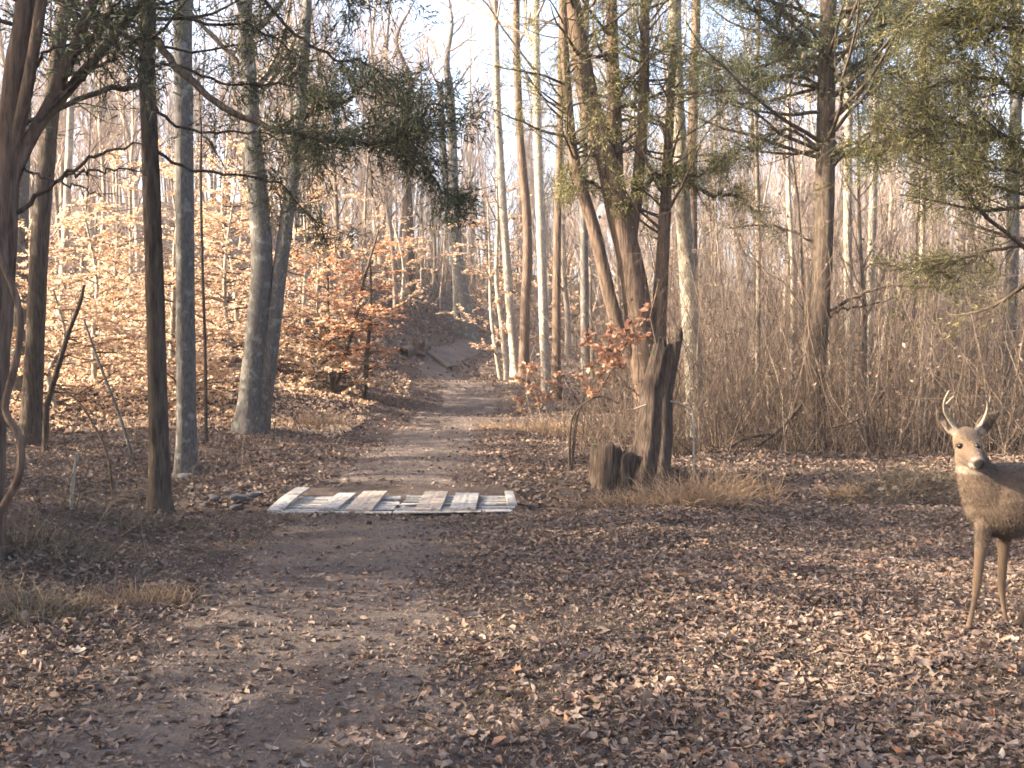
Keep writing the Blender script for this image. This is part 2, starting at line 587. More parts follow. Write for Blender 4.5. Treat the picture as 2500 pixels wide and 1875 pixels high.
def trunk_chunk(P, Rr, g, n=10, flare=0.5):
    """bark-rough trunk with a root flare"""
    P, Rr = np.asarray(P, float), np.asarray(Rr, float).copy()
    z = np.linalg.norm(P - P[0], axis=1)
    Rr = Rr * (1 + flare * np.exp(-z / (2.2 * Rr[0] + 1e-6)))
    V, F = tubes(P, Rr, n)
    K = len(P)
    c = np.repeat(P, n, 0)
    off = V - c
    a = np.tile(np.arange(n) * 2 * math.pi / n, K)
    k = np.repeat(np.arange(K), n)
    ph = g.uniform(0, 6, 3)
    rough = 1 + 0.05 * np.sin(3 * a + ph[0] + k * 0.12) + 0.04 * np.sin(5 * a + ph[1] - k * 0.21) + g.normal(0, 0.022, len(V))
    fl = np.exp(-np.repeat(z, n) / (2.0 * Rr[0] + 1e-6))
    rough += 0.16 * fl * np.sin(4 * a + ph[2])
    return c + off * rough[:, None], F


def rel(chunks, base):
    return [(v - np.asarray(base), f) for v, f in chunks]


def line_px(pts, Y):
    """trunk line from pixels (x, y[, dY])"""
    return np.array([at(p[0], p[1], Y + (p[2] if len(p) > 2 else 0)) for p in pts])


def hero_tree(name, label, pts, Y, w_px, top_px, bark, cat='tree', h_more=5.0, t0=0.45, n1=16, seed=0, crown=True, group=None,
              crown_mat='crown_woods', extra=None, len1=0.28, taper=0.45, n=12, flare=0.5, n2=6, n3=3, side=None, ang=(35, 62), extra_trunks=None):
    """a tree whose trunk runs through picture points at distance Y; w_px, top_px: trunk width in picture pixels"""
    g = np.random.default_rng(100 + seed)
    L = line_px(pts, Y)
    L[-1, 2] = float(H(L[-1, 0], L[-1, 1])) - 0.06       # points run from the top of the picture downwards
    L = L[::-1]
    d = unit(L[-1] - L[-2])
    d = unit(d * 0.7 + np.array([0, 0, 0.5]))
    steps = [L[-1] + d * h_more * s + g.normal(0, 0.03 * h_more, 3) * [1, 1, 0] for s in (0.35, 0.7, 1.0)]
    L = np.vstack([L, steps])
    P = smooth_line(L, 34)
    sl = np.linspace(0, 1, 34)
    r0, r1 = w_px / 2 * Y / FPX, top_px / 2 * Y / FPX
    z = (P[:, 2] - P[0, 2]) / max(1e-3, (L[-4, 2] - P[0, 2]))
    Rr = np.where(z < 1, r0 + (r1 - r0) * np.clip(z, 0, 1), r1 * np.clip(1 - (z - 1) / (z[-1] - 1 + 1e-6) * 0.85, 0.1, 1))
    base = P[0] + [0, 0, 0.05]
    root = empty(name, base)
    tag(root, label, cat, group)
    ch = [trunk_chunk(P, Rr, g, n, flare)]
    if extra_trunks:
        for ep, er in extra_trunks:
            ch.append(trunk_chunk(ep, er, g, n, 0.0))
    link('trunk', mesh_from(name + '_trunk', rel(ch, base)), root, M[bark])
    if crown:
        h = P[-1, 2] - P[0, 2]
        cc, P1, P2, P3 = crown_lines(P[None], Rr[None], g, t0, n1, len1, ang, n2, n3, h, side=side)
        link('crown', mesh_from(name + '_crown', rel(cc, base)), root, M[crown_mat])
    TREE_FOOT.append((P[0, 0], P[0, 1], 0.8))
    return root, P, Rr, base


# --- far and middle woods: bare trees, built as a handful of kinds and set out one by one
def woods_variant(k, h, r, n1, lean):
    g = np.random.default_rng(500 + k)
    P = grow(np.zeros((1, 3)), np.array([[lean * 1.6, 0, 1.0]]), np.array([h]), 20, 0.055, 0.03, g)
    Rr = (r * (1 - 0.9 * np.linspace(0, 1, 20)) + 0.008)[None]
    tr = [trunk_chunk(P[0], Rr[0], g, 8, 0.35)]
    cc, *_ = crown_lines(P, Rr, g, g.uniform(0.10, 0.28), n1 + 8, g.uniform(0.18, 0.27), (25, 60), 7, 4, h, 0.12, 0.0045, twig=1.5)
    return mesh_from('woods_trunk', tr), mesh_from('woods_crown', cc)


VAR = [woods_variant(k, h, r, n1, ln) for k, (h, r, n1, ln) in enumerate(
    [(13, .11, 26, .02), (15, .15, 28, -.03), (11, .07, 24, .04), (16, .19, 30, .0), (12, .09, 26, -.05), (14, .12, 24, .05), (9, .05, 22, -.02), (10, .06, 22, .06), (15, .13, 30, .01)])]
for tm, cm in VAR:
    tm.materials.append(M['bark_woods'])
    cm.materials.append(M['crown_woods'])


def place_woods(k, x, y, s, rz, label, group, name='bare_tree', sz=None):
    e = empty(name, (x, y, float(H(x, y)) - 0.05), rz)
    w_ = 0.62 + 0.25 * random.random()
    e.scale = (s * w_, s * w_, sz or s)
    tag(e, label, 'tree', group)
    link('trunk', VAR[k][0], e)
    link('crown', VAR[k][1], e)
    return e


# --- the trees one can pick out, each from its place in the picture
hero_tree('grey_tree', 'grey-barked tree behind the curved vine at the picture\'s left edge', [(60, -20), (55, 300), (48, 600), (45, 1000)], 20.0, 46, 36, 'bark_grey', seed=1)
hero_tree('dark_tree', 'dark trunk leaning slightly outwards just beside the curved vine', [(150, 60), (128, 260), (100, 560), (88, 800), (72, 1080)], 16.6, 48, 34, 'bark_dark', seed=2, n1=12, t0=0.6)
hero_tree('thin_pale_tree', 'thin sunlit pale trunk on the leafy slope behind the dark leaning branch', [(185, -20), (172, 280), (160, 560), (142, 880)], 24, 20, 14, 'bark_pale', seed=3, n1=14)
hero_tree('lichen_tree', 'straight grey trunk with lichen beside the slim dark trunk', [(448, -20), (449, 300), (452, 700), (455, 1142)], 13.2, 46, 42, 'bark_grey', seed=4, n1=14, t0=0.55, h_more=6)
hero_tree('thin_sapling', 'very thin dark straight sapling between lichen trunk and forked tree', [(490, 420), (494, 650), (501, 850), (504, 1095)], 16.0, 9, 6, 'bark_dark', seed=5, n1=10, t0=0.5, h_more=2.0, len1=0.18, n=6)

Yf = 17.6
stem2 = smooth_line(line_px([(636, 1040), (652, 930), (672, 760), (700, 540), (722, 380), (742, 150), (752, -40), (760, -400)], Yf), 26)
root, P, Rr, base = hero_tree('forked_tree', 'grey tree with two stems forking low, at the foot of the lit slope',
                              [(598, -20), (612, 260), (634, 520), (640, 680), (622, 880), (612, 1072)], Yf, 62, 34, 'bark_grey', seed=6, n1=18, t0=0.5, h_more=6,
                              extra_trunks=[(stem2, np.linspace(22, 9, 26) * Yf / FPX)])

# clump of sunlit stems right of the path
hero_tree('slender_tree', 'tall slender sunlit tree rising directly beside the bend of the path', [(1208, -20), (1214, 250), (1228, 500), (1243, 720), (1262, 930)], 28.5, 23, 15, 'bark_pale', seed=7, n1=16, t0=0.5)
hero_tree('slender_tree', 'darker slender tree just right of the tree at the path bend', [(1262, -20), (1268, 300), (1288, 560), (1282, 760), (1278, 940)], 28.0, 26, 16, 'bark_brown', seed=8, n1=16, t0=0.5)
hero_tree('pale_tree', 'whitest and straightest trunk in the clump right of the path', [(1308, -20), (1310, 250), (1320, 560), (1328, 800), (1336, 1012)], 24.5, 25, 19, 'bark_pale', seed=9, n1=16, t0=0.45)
hero_tree('slender_tree', 'thin brown trunk beside the whitest trunk, on its shaded side', [(1372, -20), (1368, 300), (1360, 620), (1358, 1000)], 26, 22, 14, 'bark_brown', seed=10, n1=14, t0=0.5)
hero_tree('bent_tree', 'short thin tree bending up from the base of the slender pair', [(1215, 560), (1212, 680), (1226, 800), (1240, 918)], 29.5, 15, 9, 'bark_pale', seed=11, n1=12, h_more=2.5, t0=0.4)
hero_tree('grey_tree', 'blue-grey trunk behind the many-stemmed cedar', [(1428, -20), (1424, 300), (1426, 600), (1430, 960)], 26, 24, 18, 'bark_grey', seed=12, n1=14)

# trees on the rise beyond the path
hero_tree('hill_tree', 'dark upright trunk above the stump on the bank by the path bend', [(990, 300), (998, 600), (1000, 835)], 42, 30, 20, 'bark_dark', seed=13, n1=14, h_more=5)
hero_tree('hill_tree', 'leaning twin grey trunk standing at the top of the path', [(1100, 250), (1112, 560), (1128, 700), (1152, 840)], 43, 30, 22, 'bark_grey', seed=14, n1=14, h_more=5,
          extra_trunks=[(smooth_line(line_px([(1128, 845), (1118, 760), (1112, 640), (1085, 420), (1075, 200)], 43.2), 14), np.linspace(14, 7, 14) * 43 / FPX)])

# white trunk
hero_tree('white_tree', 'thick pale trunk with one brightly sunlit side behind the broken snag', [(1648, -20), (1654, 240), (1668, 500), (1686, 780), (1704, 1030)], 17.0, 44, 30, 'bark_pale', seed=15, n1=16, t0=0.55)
hero_tree('brown_tree', 'brown trunk close behind the thick pale trunk', [(1700, -20), (1692, 300), (1690, 600), (1700, 1000)], 22, 30, 22, 'bark_brown', seed=16, n1=12, t0=0.5)
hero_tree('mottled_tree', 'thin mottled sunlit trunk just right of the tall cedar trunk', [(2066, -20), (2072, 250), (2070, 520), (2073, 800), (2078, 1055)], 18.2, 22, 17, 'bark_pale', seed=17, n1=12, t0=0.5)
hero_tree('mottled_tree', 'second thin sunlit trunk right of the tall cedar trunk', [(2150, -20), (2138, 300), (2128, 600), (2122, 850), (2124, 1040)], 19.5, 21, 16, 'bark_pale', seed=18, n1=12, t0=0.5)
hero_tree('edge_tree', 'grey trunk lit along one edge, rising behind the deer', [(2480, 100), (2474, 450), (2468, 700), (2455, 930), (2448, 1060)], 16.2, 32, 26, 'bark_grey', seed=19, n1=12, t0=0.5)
hero_tree('slim_tree', 'slim bare stem in the thicket between pale trunk and tall cedar', [(1852, -20), (1846, 300), (1852, 620), (1848, 1040)], 20, 13, 9, 'bark_woods', seed=20, n1=14, t0=0.35, n=7)
hero_tree('slim_tree', 'slim crooked stem in the thicket nearest the tall cedar trunk', [(1930, 100), (1924, 420), (1936, 700), (1930, 1050)], 21, 13, 9, 'bark_woods', seed=21, n1=14, t0=0.35, n=7)
hero_tree('slim_tree', 'slim upright stem in the thicket midway between cedar and deer', [(2262, -20), (2258, 300), (2250, 700), (2252, 1050)], 20, 14, 9, 'bark_woods', seed=22, n1=14, t0=0.35, n=7)


# ------------------------------------------------------------------ cedars
def spray(P2, g, nb, lo=0.05, hi=0.10, spread=0.045, t0=0.15):
    """needle sprays along twigs"""
    T = len(P2)
    idx = np.repeat(np.arange(T), nb)
    n = len(idx)
    R0 = np.zeros(P2.shape[:2])
    p, d, _ = along(P2, R0, idx, g.uniform(t0, 1.0, n))
    p = p + g.normal(0, spread, (n, 3))
    dd = unit(d * 0.8 + g.normal(0, 0.55, (n, 3)) + np.array([0, 0, -0.05]))
    return blades(p, dd, g.uniform(lo, hi, n), g.uniform(0.008, 0.016, n), g)


def cedar_crown(P, Rr, g, t0, n1, Lb, n2, nb, ang=(55, 95), trop=0.06, t1=0.99, L2=(0.3, 0.75), taper=0.7, side=None, sw=1.0, hi=0.10, bare=0.25):
    t = np.sort(g.uniform(t0, t1, n1))
    p, d, r = along(P[None], Rr[None], np.zeros(n1, int), t)
    az = g.uniform(0, 2 * math.pi, n1) if side is None else g.normal(side, sw, n1)
    an = np.radians(g.uniform(*ang, n1))
    dd = np.stack([np.cos(az) * np.sin(an), np.sin(az) * np.sin(an), np.cos(an)], 1)
    L1 = Lb * (1 - taper * (t - t0) / (t1 - t0)) * g.uniform(0.55, 1.15, n1)
    P1 = grow(p, dd, L1, 8, 0.11, trop, g)
    R1 = np.clip(r * g.uniform(0.2, 0.36, n1), 0.008, 0.035)[:, None] * np.linspace(1, 0.2, 8)[None]
    idx = np.repeat(np.arange(n1), n2)
    N2 = len(idx)
    p2, d2, r2 = along(P1, R1, idx, bare + (1 - bare) * g.random(N2) ** 0.8)
    dd2 = unit(d2 * 0.8 + g.normal(0, 0.5, (N2, 3)))
    P2 = grow(p2, dd2, g.uniform(*L2, N2), 4, 0.2, 0.04, g)
    R2 = np.maximum(r2 * 0.4, 0.003)[:, None] * np.linspace(1, 0.4, 4)[None]
    return [tubes(P1, R1, 5), tubes(P2, R2, 3)], [spray(P2, g, nb, hi=hi)], P1


def limb(pts, Y, w0, w1, g, n2, L2, nb, t0=0.3, K=22, hi=0.11, droop=-0.02, spread=0.05, dy=None, gather=1.0):
    """one long branch through picture points with foliage on its outer part"""
    P = smooth_line(line_px(pts, Y), K)
    if dy is not None:
        P[:, 1] += np.linspace(0, dy, K)
    P[1:-1] += g.normal(0, 0.012, (K - 2, 3))
    Rr = np.linspace(w0, w1, K) / 2 * Y / FPX
    br = [tubes(P[None], Rr[None], 7)]
    fo = []
    if n2:
        t = t0 + (1 - t0) * g.random(n2) ** gather
        p2, d2, r2 = along(P[None], Rr[None], np.zeros(n2, int), t)
        dd2 = unit(d2 * 0.5 + g.normal(0, 0.6, (n2, 3)) * [1, 1, 0.6])
        P2 = grow(p2, dd2, g.uniform(*L2, n2), 5, 0.2, droop, g)
        R2 = np.maximum(r2 * 0.35, 0.003)[:, None] * np.linspace(1, 0.4, 5)[None]
        br.append(tubes(P2, R2, 3))
        if nb:
            n3 = 4
            idx = np.repeat(np.arange(n2), n3)
            p3, d3, _ = along(P2, R2, idx, g.uniform(0.3, 1, n2 * n3))
            P3 = grow(p3, unit(d3 * 0.6 + g.normal(0, 0.6, (n2 * n3, 3))), g.uniform(0.12, 0.3, n2 * n3), 3, 0.2, droop, g)
            br.append(tubes(P3, np.full(P3.shape[:2], 0.003), 3))
            fo.append(spray(P3, g, nb, hi=hi, spread=spread, t0=0.0))
    return br, fo, P


def cedar(name, label, P, Rr, base, parts_br, parts_fo, bark, foliage, extra_trunks=(), seed=0, n=12, flare=0.4):
    g = np.random.default_rng(900 + seed)
    root = empty(name, base)
    tag(root, label, 'tree')
    link('trunk', mesh_from(name + '_trunk', rel([trunk_chunk(P, Rr, g, n, flare)] + [trunk_chunk(a, b, g, 9, 0) for a, b in extra_trunks], base)), root, M[bark])
    bo = link('branches', mesh_from(name + '_branches', rel(parts_br, base)), root, M['bark_dark'])
    link('foliage', mesh_from(name + '_foliage', rel(parts_fo, base), smooth=False), bo, M[foliage])
    TREE_FOOT.append((base[0], base[1], 1.2))
    return root


def trunk_line(pts, Y, w, top, h_more, g, K=34):
    L = line_px(pts, Y)
    L[-1, 2] = float(H(L[-1, 0], L[-1, 1])) - 0.06
    L = L[::-1]
    d = unit(unit(L[-1] - L[-2]) + np.array([0, 0, 0.6]))
    L = np.vstack([L, L[-1] + d * h_more * 0.5, L[-1] + d * h_more])
    P = smooth_line(L, K)
    z = (P[:, 2] - P[0, 2]) / (L[-3, 2] - P[0, 2])
    r0, r1 = w / 2 * Y / FPX, top / 2 * Y / FPX
    Rr = np.where(z < 1, r0 + (r1 - r0) * np.clip(z, 0, 1), r1 * np.clip(1 - (z - 1) / (z[-1] - 1) * 0.9, 0.08, 1))
    return P, Rr, P[0] + [0, 0, 0.05]


# slim dark cedar left of the ditch crossing, with the long limb that hangs over the path
g = np.random.default_rng(21)
Y5 = 9.0
P, Rr, base = trunk_line([(362, -30), (360, 200), (368, 420), (378, 700), (384, 950), (392, 1268)], Y5, 50, 36, 4.5, g)
br, fo = [], []
for pts, w0, w1, n2, L2, nb, t0, kw in [
    ([(362, 70), (400, 120), (450, 185), (560, 275), (660, 322), (740, 345), (840, 366), (960, 372), (1040, 330)], 22, 7, 56, (0.2, 0.55), 15, 0.56, dict(dy=-0.5)),
    ([(900, 372), (980, 330), (1060, 270), (1120, 300)], 8, 4, 44, (0.15, 0.42), 15, 0.0, dict(dy=-0.3)),
    ([(940, 375), (1020, 400), (1080, 460), (1120, 520)], 8, 3, 30, (0.12, 0.3), 14, 0.15, dict(dy=-0.3)),
    ([(660, 322), (760, 290), (860, 260), (930, 215)], 9, 4, 30, (0.15, 0.4), 13, 0.2, dict(dy=-0.4)),
    ([(362, -60), (500, -90), (700, -40), (880, 10), (1040, 50)], 18, 5, 50, (0.2, 0.5), 12, 0.35, dict(dy=-0.6)),
    ([(600, -60), (700, 60), (800, 130), (900, 150), (980, 230)], 10, 4, 34, (0.2, 0.45), 11, 0.3, dict(dy=0.2)),
    ([(364, 215), (270, 232), (180, 300), (90, 360), (40, 400)], 16, 8, 14, (0.2, 0.5), 3, 0.2, dict(dy=-0.8)),
    ([(366, 250), (420, 300), (520, 310), (610, 300), (690, 330)], 9, 3, 30, (0.2, 0.5), 8, 0.3, dict(dy=0.5)),
    ([(370, 360), (440, 400), (540, 415), (650, 425), (720, 500), (760, 530)], 9, 3, 34, (0.2, 0.5), 9, 0.4, dict(dy=0.6)),
    ([(364, 160), (420, 150), (520, 180), (640, 165), (720, 175)], 10, 3, 36, (0.2, 0.5), 8, 0.3, dict(dy=0.7)),
    ([(362, 30), (300, 60), (230, 115), (150, 110), (60, 60)], 12, 4, 30, (0.2, 0.5), 7, 0.3, dict(dy=-0.4)),
    ([(364, 10), (480, 40), (600, 45), (720, 110)], 10, 4, 36, (0.2, 0.5), 9, 0.3, dict(dy=0.4)),
]:
    b, f, _ = limb(pts, Y5, w0, w1, g, n2, L2, nb, t0, **kw)
    br += b
    fo += f
b, f, _ = cedar_crown(P, Rr, g, 0.62, 40, 2.0, 7, 34)
cedar('cedar_tree', 'slim dark cedar beside the ditch with long limb hanging over the path', P, Rr, base, br + b, fo + f, 'bark_dark', 'cedar_dark', seed=1)

# brown cedar at the picture's edge with limbs fanning up
g = np.random.default_rng(22)
Y1 = 6.6
P, Rr, base = trunk_line([(70, -40), (40, 180), (16, 430), (2, 700), (-20, 1000), (-40, 1400)], Y1, 80, 52, 3.5, g)
ex = []
for pts, a, b_, dy in [([(18, 470), (60, 360), (125, 230), (185, 80), (235, -60), (300, -260)], 34, 22, 0.1), ([(20, 430), (75, 250), (120, 80), (150, -60), (180, -250)], 30, 20, -0.3),
                       ([(60, 350), (150, 210), (235, 80), (320, -60), (400, -230)], 28, 16, 0.4), ([(10, 520), (-30, 330), (-60, 100), (-80, -100)], 34, 20, 0.2)]:
    q = smooth_line(line_px(pts, Y1), 16)
    q[:, 1] += np.linspace(0, dy, 16)
    ex.append((q, np.linspace(a, b_, 16) / 2 * Y1 / FPX))
br, fo = [], []
for pts, w0, w1, n2, L2, nb, t0, kw in [
    ([(16, 530), (90, 480), (160, 432), (225, 385), (290, 368), (350, 352)], 13, 4, 12, (0.15, 0.4), 0, 0.3, {}),
    ([(160, 432), (230, 420), (300, 412), (365, 428)], 8, 3, 8, (0.1, 0.3), 0, 0.3, {}),
    ([(30, 395), (80, 425), (150, 445), (200, 455), (248, 480)], 8, 3, 6, (0.1, 0.3), 0, 0.3, {}),
    ([(90, 300), (200, 190), (300, 120), (390, 60)], 12, 4, 20, (0.2, 0.4), 6, 0.3, {}),
    ([(150, 190), (260, 40), (330, -40)], 12, 5, 20, (0.2, 0.4), 10, 0.3, {}),
    ([(60, 200), (120, 120), (250, 100), (330, 130)], 9, 4, 18, (0.2, 0.4), 6, 0.3, {}),
]:
    b, f, _ = limb(pts, Y1, w0, w1, g, n2, L2, nb, t0, **kw)
    br += b
    fo += f
b, f, _ = cedar_crown(P, Rr, g, 0.66, 30, 1.6, 7, 34, side=2.6, sw=1.2)
cedar('cedar_tree', 'near brown cedar at the left edge with several limbs fanning upwards', P, Rr, base, br + b, fo + f, 'bark_brown', 'cedar_dark', ex, seed=2)

# many-stemmed cedar behind the snag
g = np.random.default_rng(23)
Y2 = 15.6
P, Rr, base = trunk_line([(1392, -30), (1440, 250), (1468, 330), (1507, 510), (1548, 700), (1602, 985)], Y2, 78, 40, 4.0, g)
ex = []
for pts, a, b_, dy in [([(1585, 880), (1535, 640), (1512, 480), (1506, 280), (1500, 0), (1495, -300)], 52, 22, 0.5), ([(1590, 960), (1508, 800), (1455, 580), (1402, 400), (1385, 250), (1375, 80), (1365, -150)], 38, 14, -0.3),
                       ([(1605, 950), (1610, 780), (1624, 560), (1636, 330), (1650, 100)], 46, 16, 0.2), ([(1530, 640), (1560, 430), (1575, 200), (1580, -60), (1585, -300)], 34, 18, 0.3)]:
    q = smooth_line(line_px(pts, Y2), 18)
    q[:, 1] += np.linspace(0, dy, 18)
    ex.append((q, np.linspace(a, b_, 18) / 2 * Y2 / FPX))
br, fo = [], []
for q, r in [(P[10:], Rr[10:])] + ex:
    b, f, _ = cedar_crown(q, r, g, 0.47, 40, 1.45, 8, 26, taper=0.3, bare=0.2, L2=(0.3, 0.9))
    br += b
    fo += f
b, f, _ = limb([(1540, 560), (1480, 470), (1420, 440), (1380, 470)], Y2, 12, 4, g, 40, (0.2, 0.4), 16, 0.1)
br += b; fo += f
b, f, _ = limb([(1540, 540), (1580, 450), (1640, 420), (1700, 430), (1760, 400)], Y2, 12, 4, g, 50, (0.2, 0.4), 16, 0.1)
br += b; fo += f
b, f, _ = limb([(1640, 400), (1720, 470), (1800, 480), (1850, 520)], Y2, 10, 4, g, 40, (0.2, 0.5), 12, 0.1)
br += b; fo += f
cedar('cedar_tree', 'many-stemmed cedar with olive foliage rising behind the broken snag', P, Rr, base, br, fo, 'bark_brown', 'cedar_olive', ex, seed=3)

# tall cedar on the right
g = np.random.default_rng(24)
Y3 = 14.4
P, Rr, base = trunk_line([(2024, -30), (2018, 200), (2014, 480), (2004, 700), (1990, 900), (1980, 1118)], Y3, 56, 38, 5.0, g)
br, fo = [], []
for pts, w0, w1, n2, L2, nb, t0, kw in [
    ([(2020, 415), (2060, 380), (2140, 352), (2200, 358), (2290, 385), (2370, 415)], 12, 5, 40, (0.2, 0.6), 14, 0.4, dict(dy=-0.6)),
    ([(2015, 760), (2080, 730), (2140, 705), (2220, 700), (2300, 708), (2370, 690)], 9, 4, 30, (0.2, 0.5), 5, 0.6, dict(dy=-0.4)),
    ([(2015, 780), (2060, 755), (2120, 745), (2200, 725)], 7, 3, 8, (0.2, 0.4), 0, 0.4, {}),
    ([(2015, 120), (1930, 105), (1880, 80), (1800, 30), (1740, -20)], 13, 5, 70, (0.3, 0.9), 17, 0.2, dict(dy=-0.5)),
    ([(2015, 105), (1960, 100), (1900, 140), (1820, 150), (1740, 130)], 11, 4, 70, (0.3, 0.9), 17, 0.15, dict(dy=0.4)),
    ([(2015, 215), (1950, 190), (1880, 195), (1790, 230), (1700, 220)], 11, 4, 60, (0.3, 0.9), 17, 0.2, dict(dy=-0.2)),
    ([(2012, 370), (1930, 310), (1860, 340), (1780, 370)], 9, 3, 40, (0.2, 0.5), 12, 0.3, dict(dy=0.5)),
    ([(2020, 240), (2090, 210), (2180, 170), (2260, 190)], 11, 4, 70, (0.3, 0.9), 17, 0.15, dict(dy=0.3)),
    ([(2020, 110), (2100, 90), (2200, 60), (2300, 80)], 11, 4, 70, (0.3, 0.9), 17, 0.15, dict(dy=-0.4)),
    ([(2020, 60), (2120, 0), (2220, -40)], 10, 4, 50, (0.3, 0.9), 17, 0.15, dict(dy=0.4)),
    ([(1995, 820), (1930, 700), (1870, 640), (1830, 560)], 7, 3, 14, (0.2, 0.5), 0, 0.2, dict(dy=0.6)),
    ([(2005, 600), (1940, 560), (1880, 540), (1800, 545)], 8, 3, 26, (0.2, 0.5), 5, 0.3, dict(dy=0.6)),
    ([(1990, 980), (1930, 1020), (1880, 1070), (1820, 1110)], 8, 4, 6, (0.2, 0.4), 0, 0.2, dict(dy=-0.2)),
]:
    b, f, _ = limb(pts, Y3, w0, w1, g, n2, L2, nb, t0, **kw)
    br += b
    fo += f
b, f, _ = cedar_crown(P, Rr, g, 0.47, 100, 2.8, 11, 34, bare=0.08, taper=0.5, L2=(0.3, 0.9))
cedar('cedar_tree', 'tall straight cedar trunk with drooping dark boughs, standing in the thicket', P, Rr, base, br + b, fo + f, 'bark_dark', 'cedar_dark', seed=4)

# cedar whose boughs reach in from the right
g = np.random.default_rng(25)
base = np.array([5.75, 10.4, float(H(5.75, 10.4))])
P = smooth_line([base + [0, 0, -0.06], base + [0.05, 0.05, 2], base + [0, 0.1, 4.5], base + [0.1, 0.1, 7.5], base + [0.1, 0.1, 9]], 30)
Rr = np.linspace(0.15, 0.02, 30)
br, fo = [], []
for pts, w0, w1, n2, L2, nb, t0, kw in [
    ([(2580, 300), (2480, 220), (2400, 190), (2310, 200), (2240, 230)], 14, 5, 80, (0.3, 0.9), 17, 0.1, {}),
    ([(2580, 420), (2460, 330), (2360, 290), (2270, 300), (2190, 320)], 13, 5, 80, (0.3, 0.9), 17, 0.1, dict(dy=0.5)),
    ([(2580, 480), (2480, 430), (2400, 420), (2330, 440)], 12, 5, 60, (0.3, 0.9), 17, 0.1, dict(dy=-0.3)),
    ([(2580, 120), (2480, 60), (2400, 70), (2330, 110)], 12, 5, 60, (0.3, 0.9), 17, 0.1, dict(dy=0.3)),
    ([(2580, 20), (2480, -10), (2400, 0), (2300, 30)], 12, 5, 60, (0.3, 0.9), 17, 0.1, {}),
    ([(2590, 590), (2480, 600), (2400, 620), (2320, 640), (2280, 655)], 10, 4, 40, (0.2, 0.6), 9, 0.35, dict(dy=0.6)),
]:
    b, f, _ = limb(pts, 10.4, w0, w1, g, n2, L2, nb, t0, **kw)
    br += b
    fo += f
b, f, _ = cedar_crown(P, Rr, g, 0.3, 80, 2.1, 8, 32, L2=(0.3, 0.8))
cedar('cedar_tree', 'cedar boughs with sunlit green sprays hanging in above the deer', P, Rr, base, br + b, fo + f, 'bark_brown', 'cedar_olive', seed=5)

# cedars standing out of view that shade the clearing
g = np.random.default_rng(26)
P = smooth_line([[0, 0, -0.06], [0.05, 0, 3], [0, 0.1, 6], [0.1, 0, 9.5]], 26)
Rr = np.linspace(0.16, 0.015, 26)
b, f, _ = cedar_crown(P, Rr, g, 0.06, 150, 2.5, 8, 30, taper=0.75, hi=0.15)
sh_tr = mesh_from('edge_cedar_trunk', [trunk_chunk(P, Rr, g, 10, 0.4)])
sh_br = mesh_from('edge_cedar_branches', b)
sh_fo = mesh_from('edge_cedar_foliage', f, smooth=False)
sh_tr.materials.append(M['bark_brown']); sh_br.materials.append(M['bark_dark']); sh_fo.materials.append(M['cedar_dark'])
for x, y, s, rz in [(-9.2, 5.6, 1.2, 0.3), (-9.0, 1.5, 1.2, 2.0), (-11.5, 8.3, 1.3, 4.0), (-9.8, 10.9, 0.85, 1.1), (-13.5, 12.3, 1.15, 5.2), (-8.5, -1.2, 1.2, 3.3), (-12.0, 15.0, 1.2, 0.9), (-12.6, 17.0, 0.95, 2.2),
                    (-14.2, -0.1, 1.35, 1.9), (-12.6, -2.8, 1.3, 0.4), (-16.0, -1.3, 1.8, 2.7), (-16.6, 5.9, 1.8, 0.2), (-10.6, 1.7, 1.3, 5.0), (-7.5, 0.2, 1.0, 1.2)]:
    e = empty('shade_cedar', (x, y, float(H(x, y)) - 0.02), rz)
    e.scale = (s, s, s)
    tag(e, 'cedar standing outside the picture that shades the clearing', 'tree', 'cedars shading the clearing')
    link('trunk', sh_tr, e); link('foliage', sh_fo, link('branches', sh_br, e))

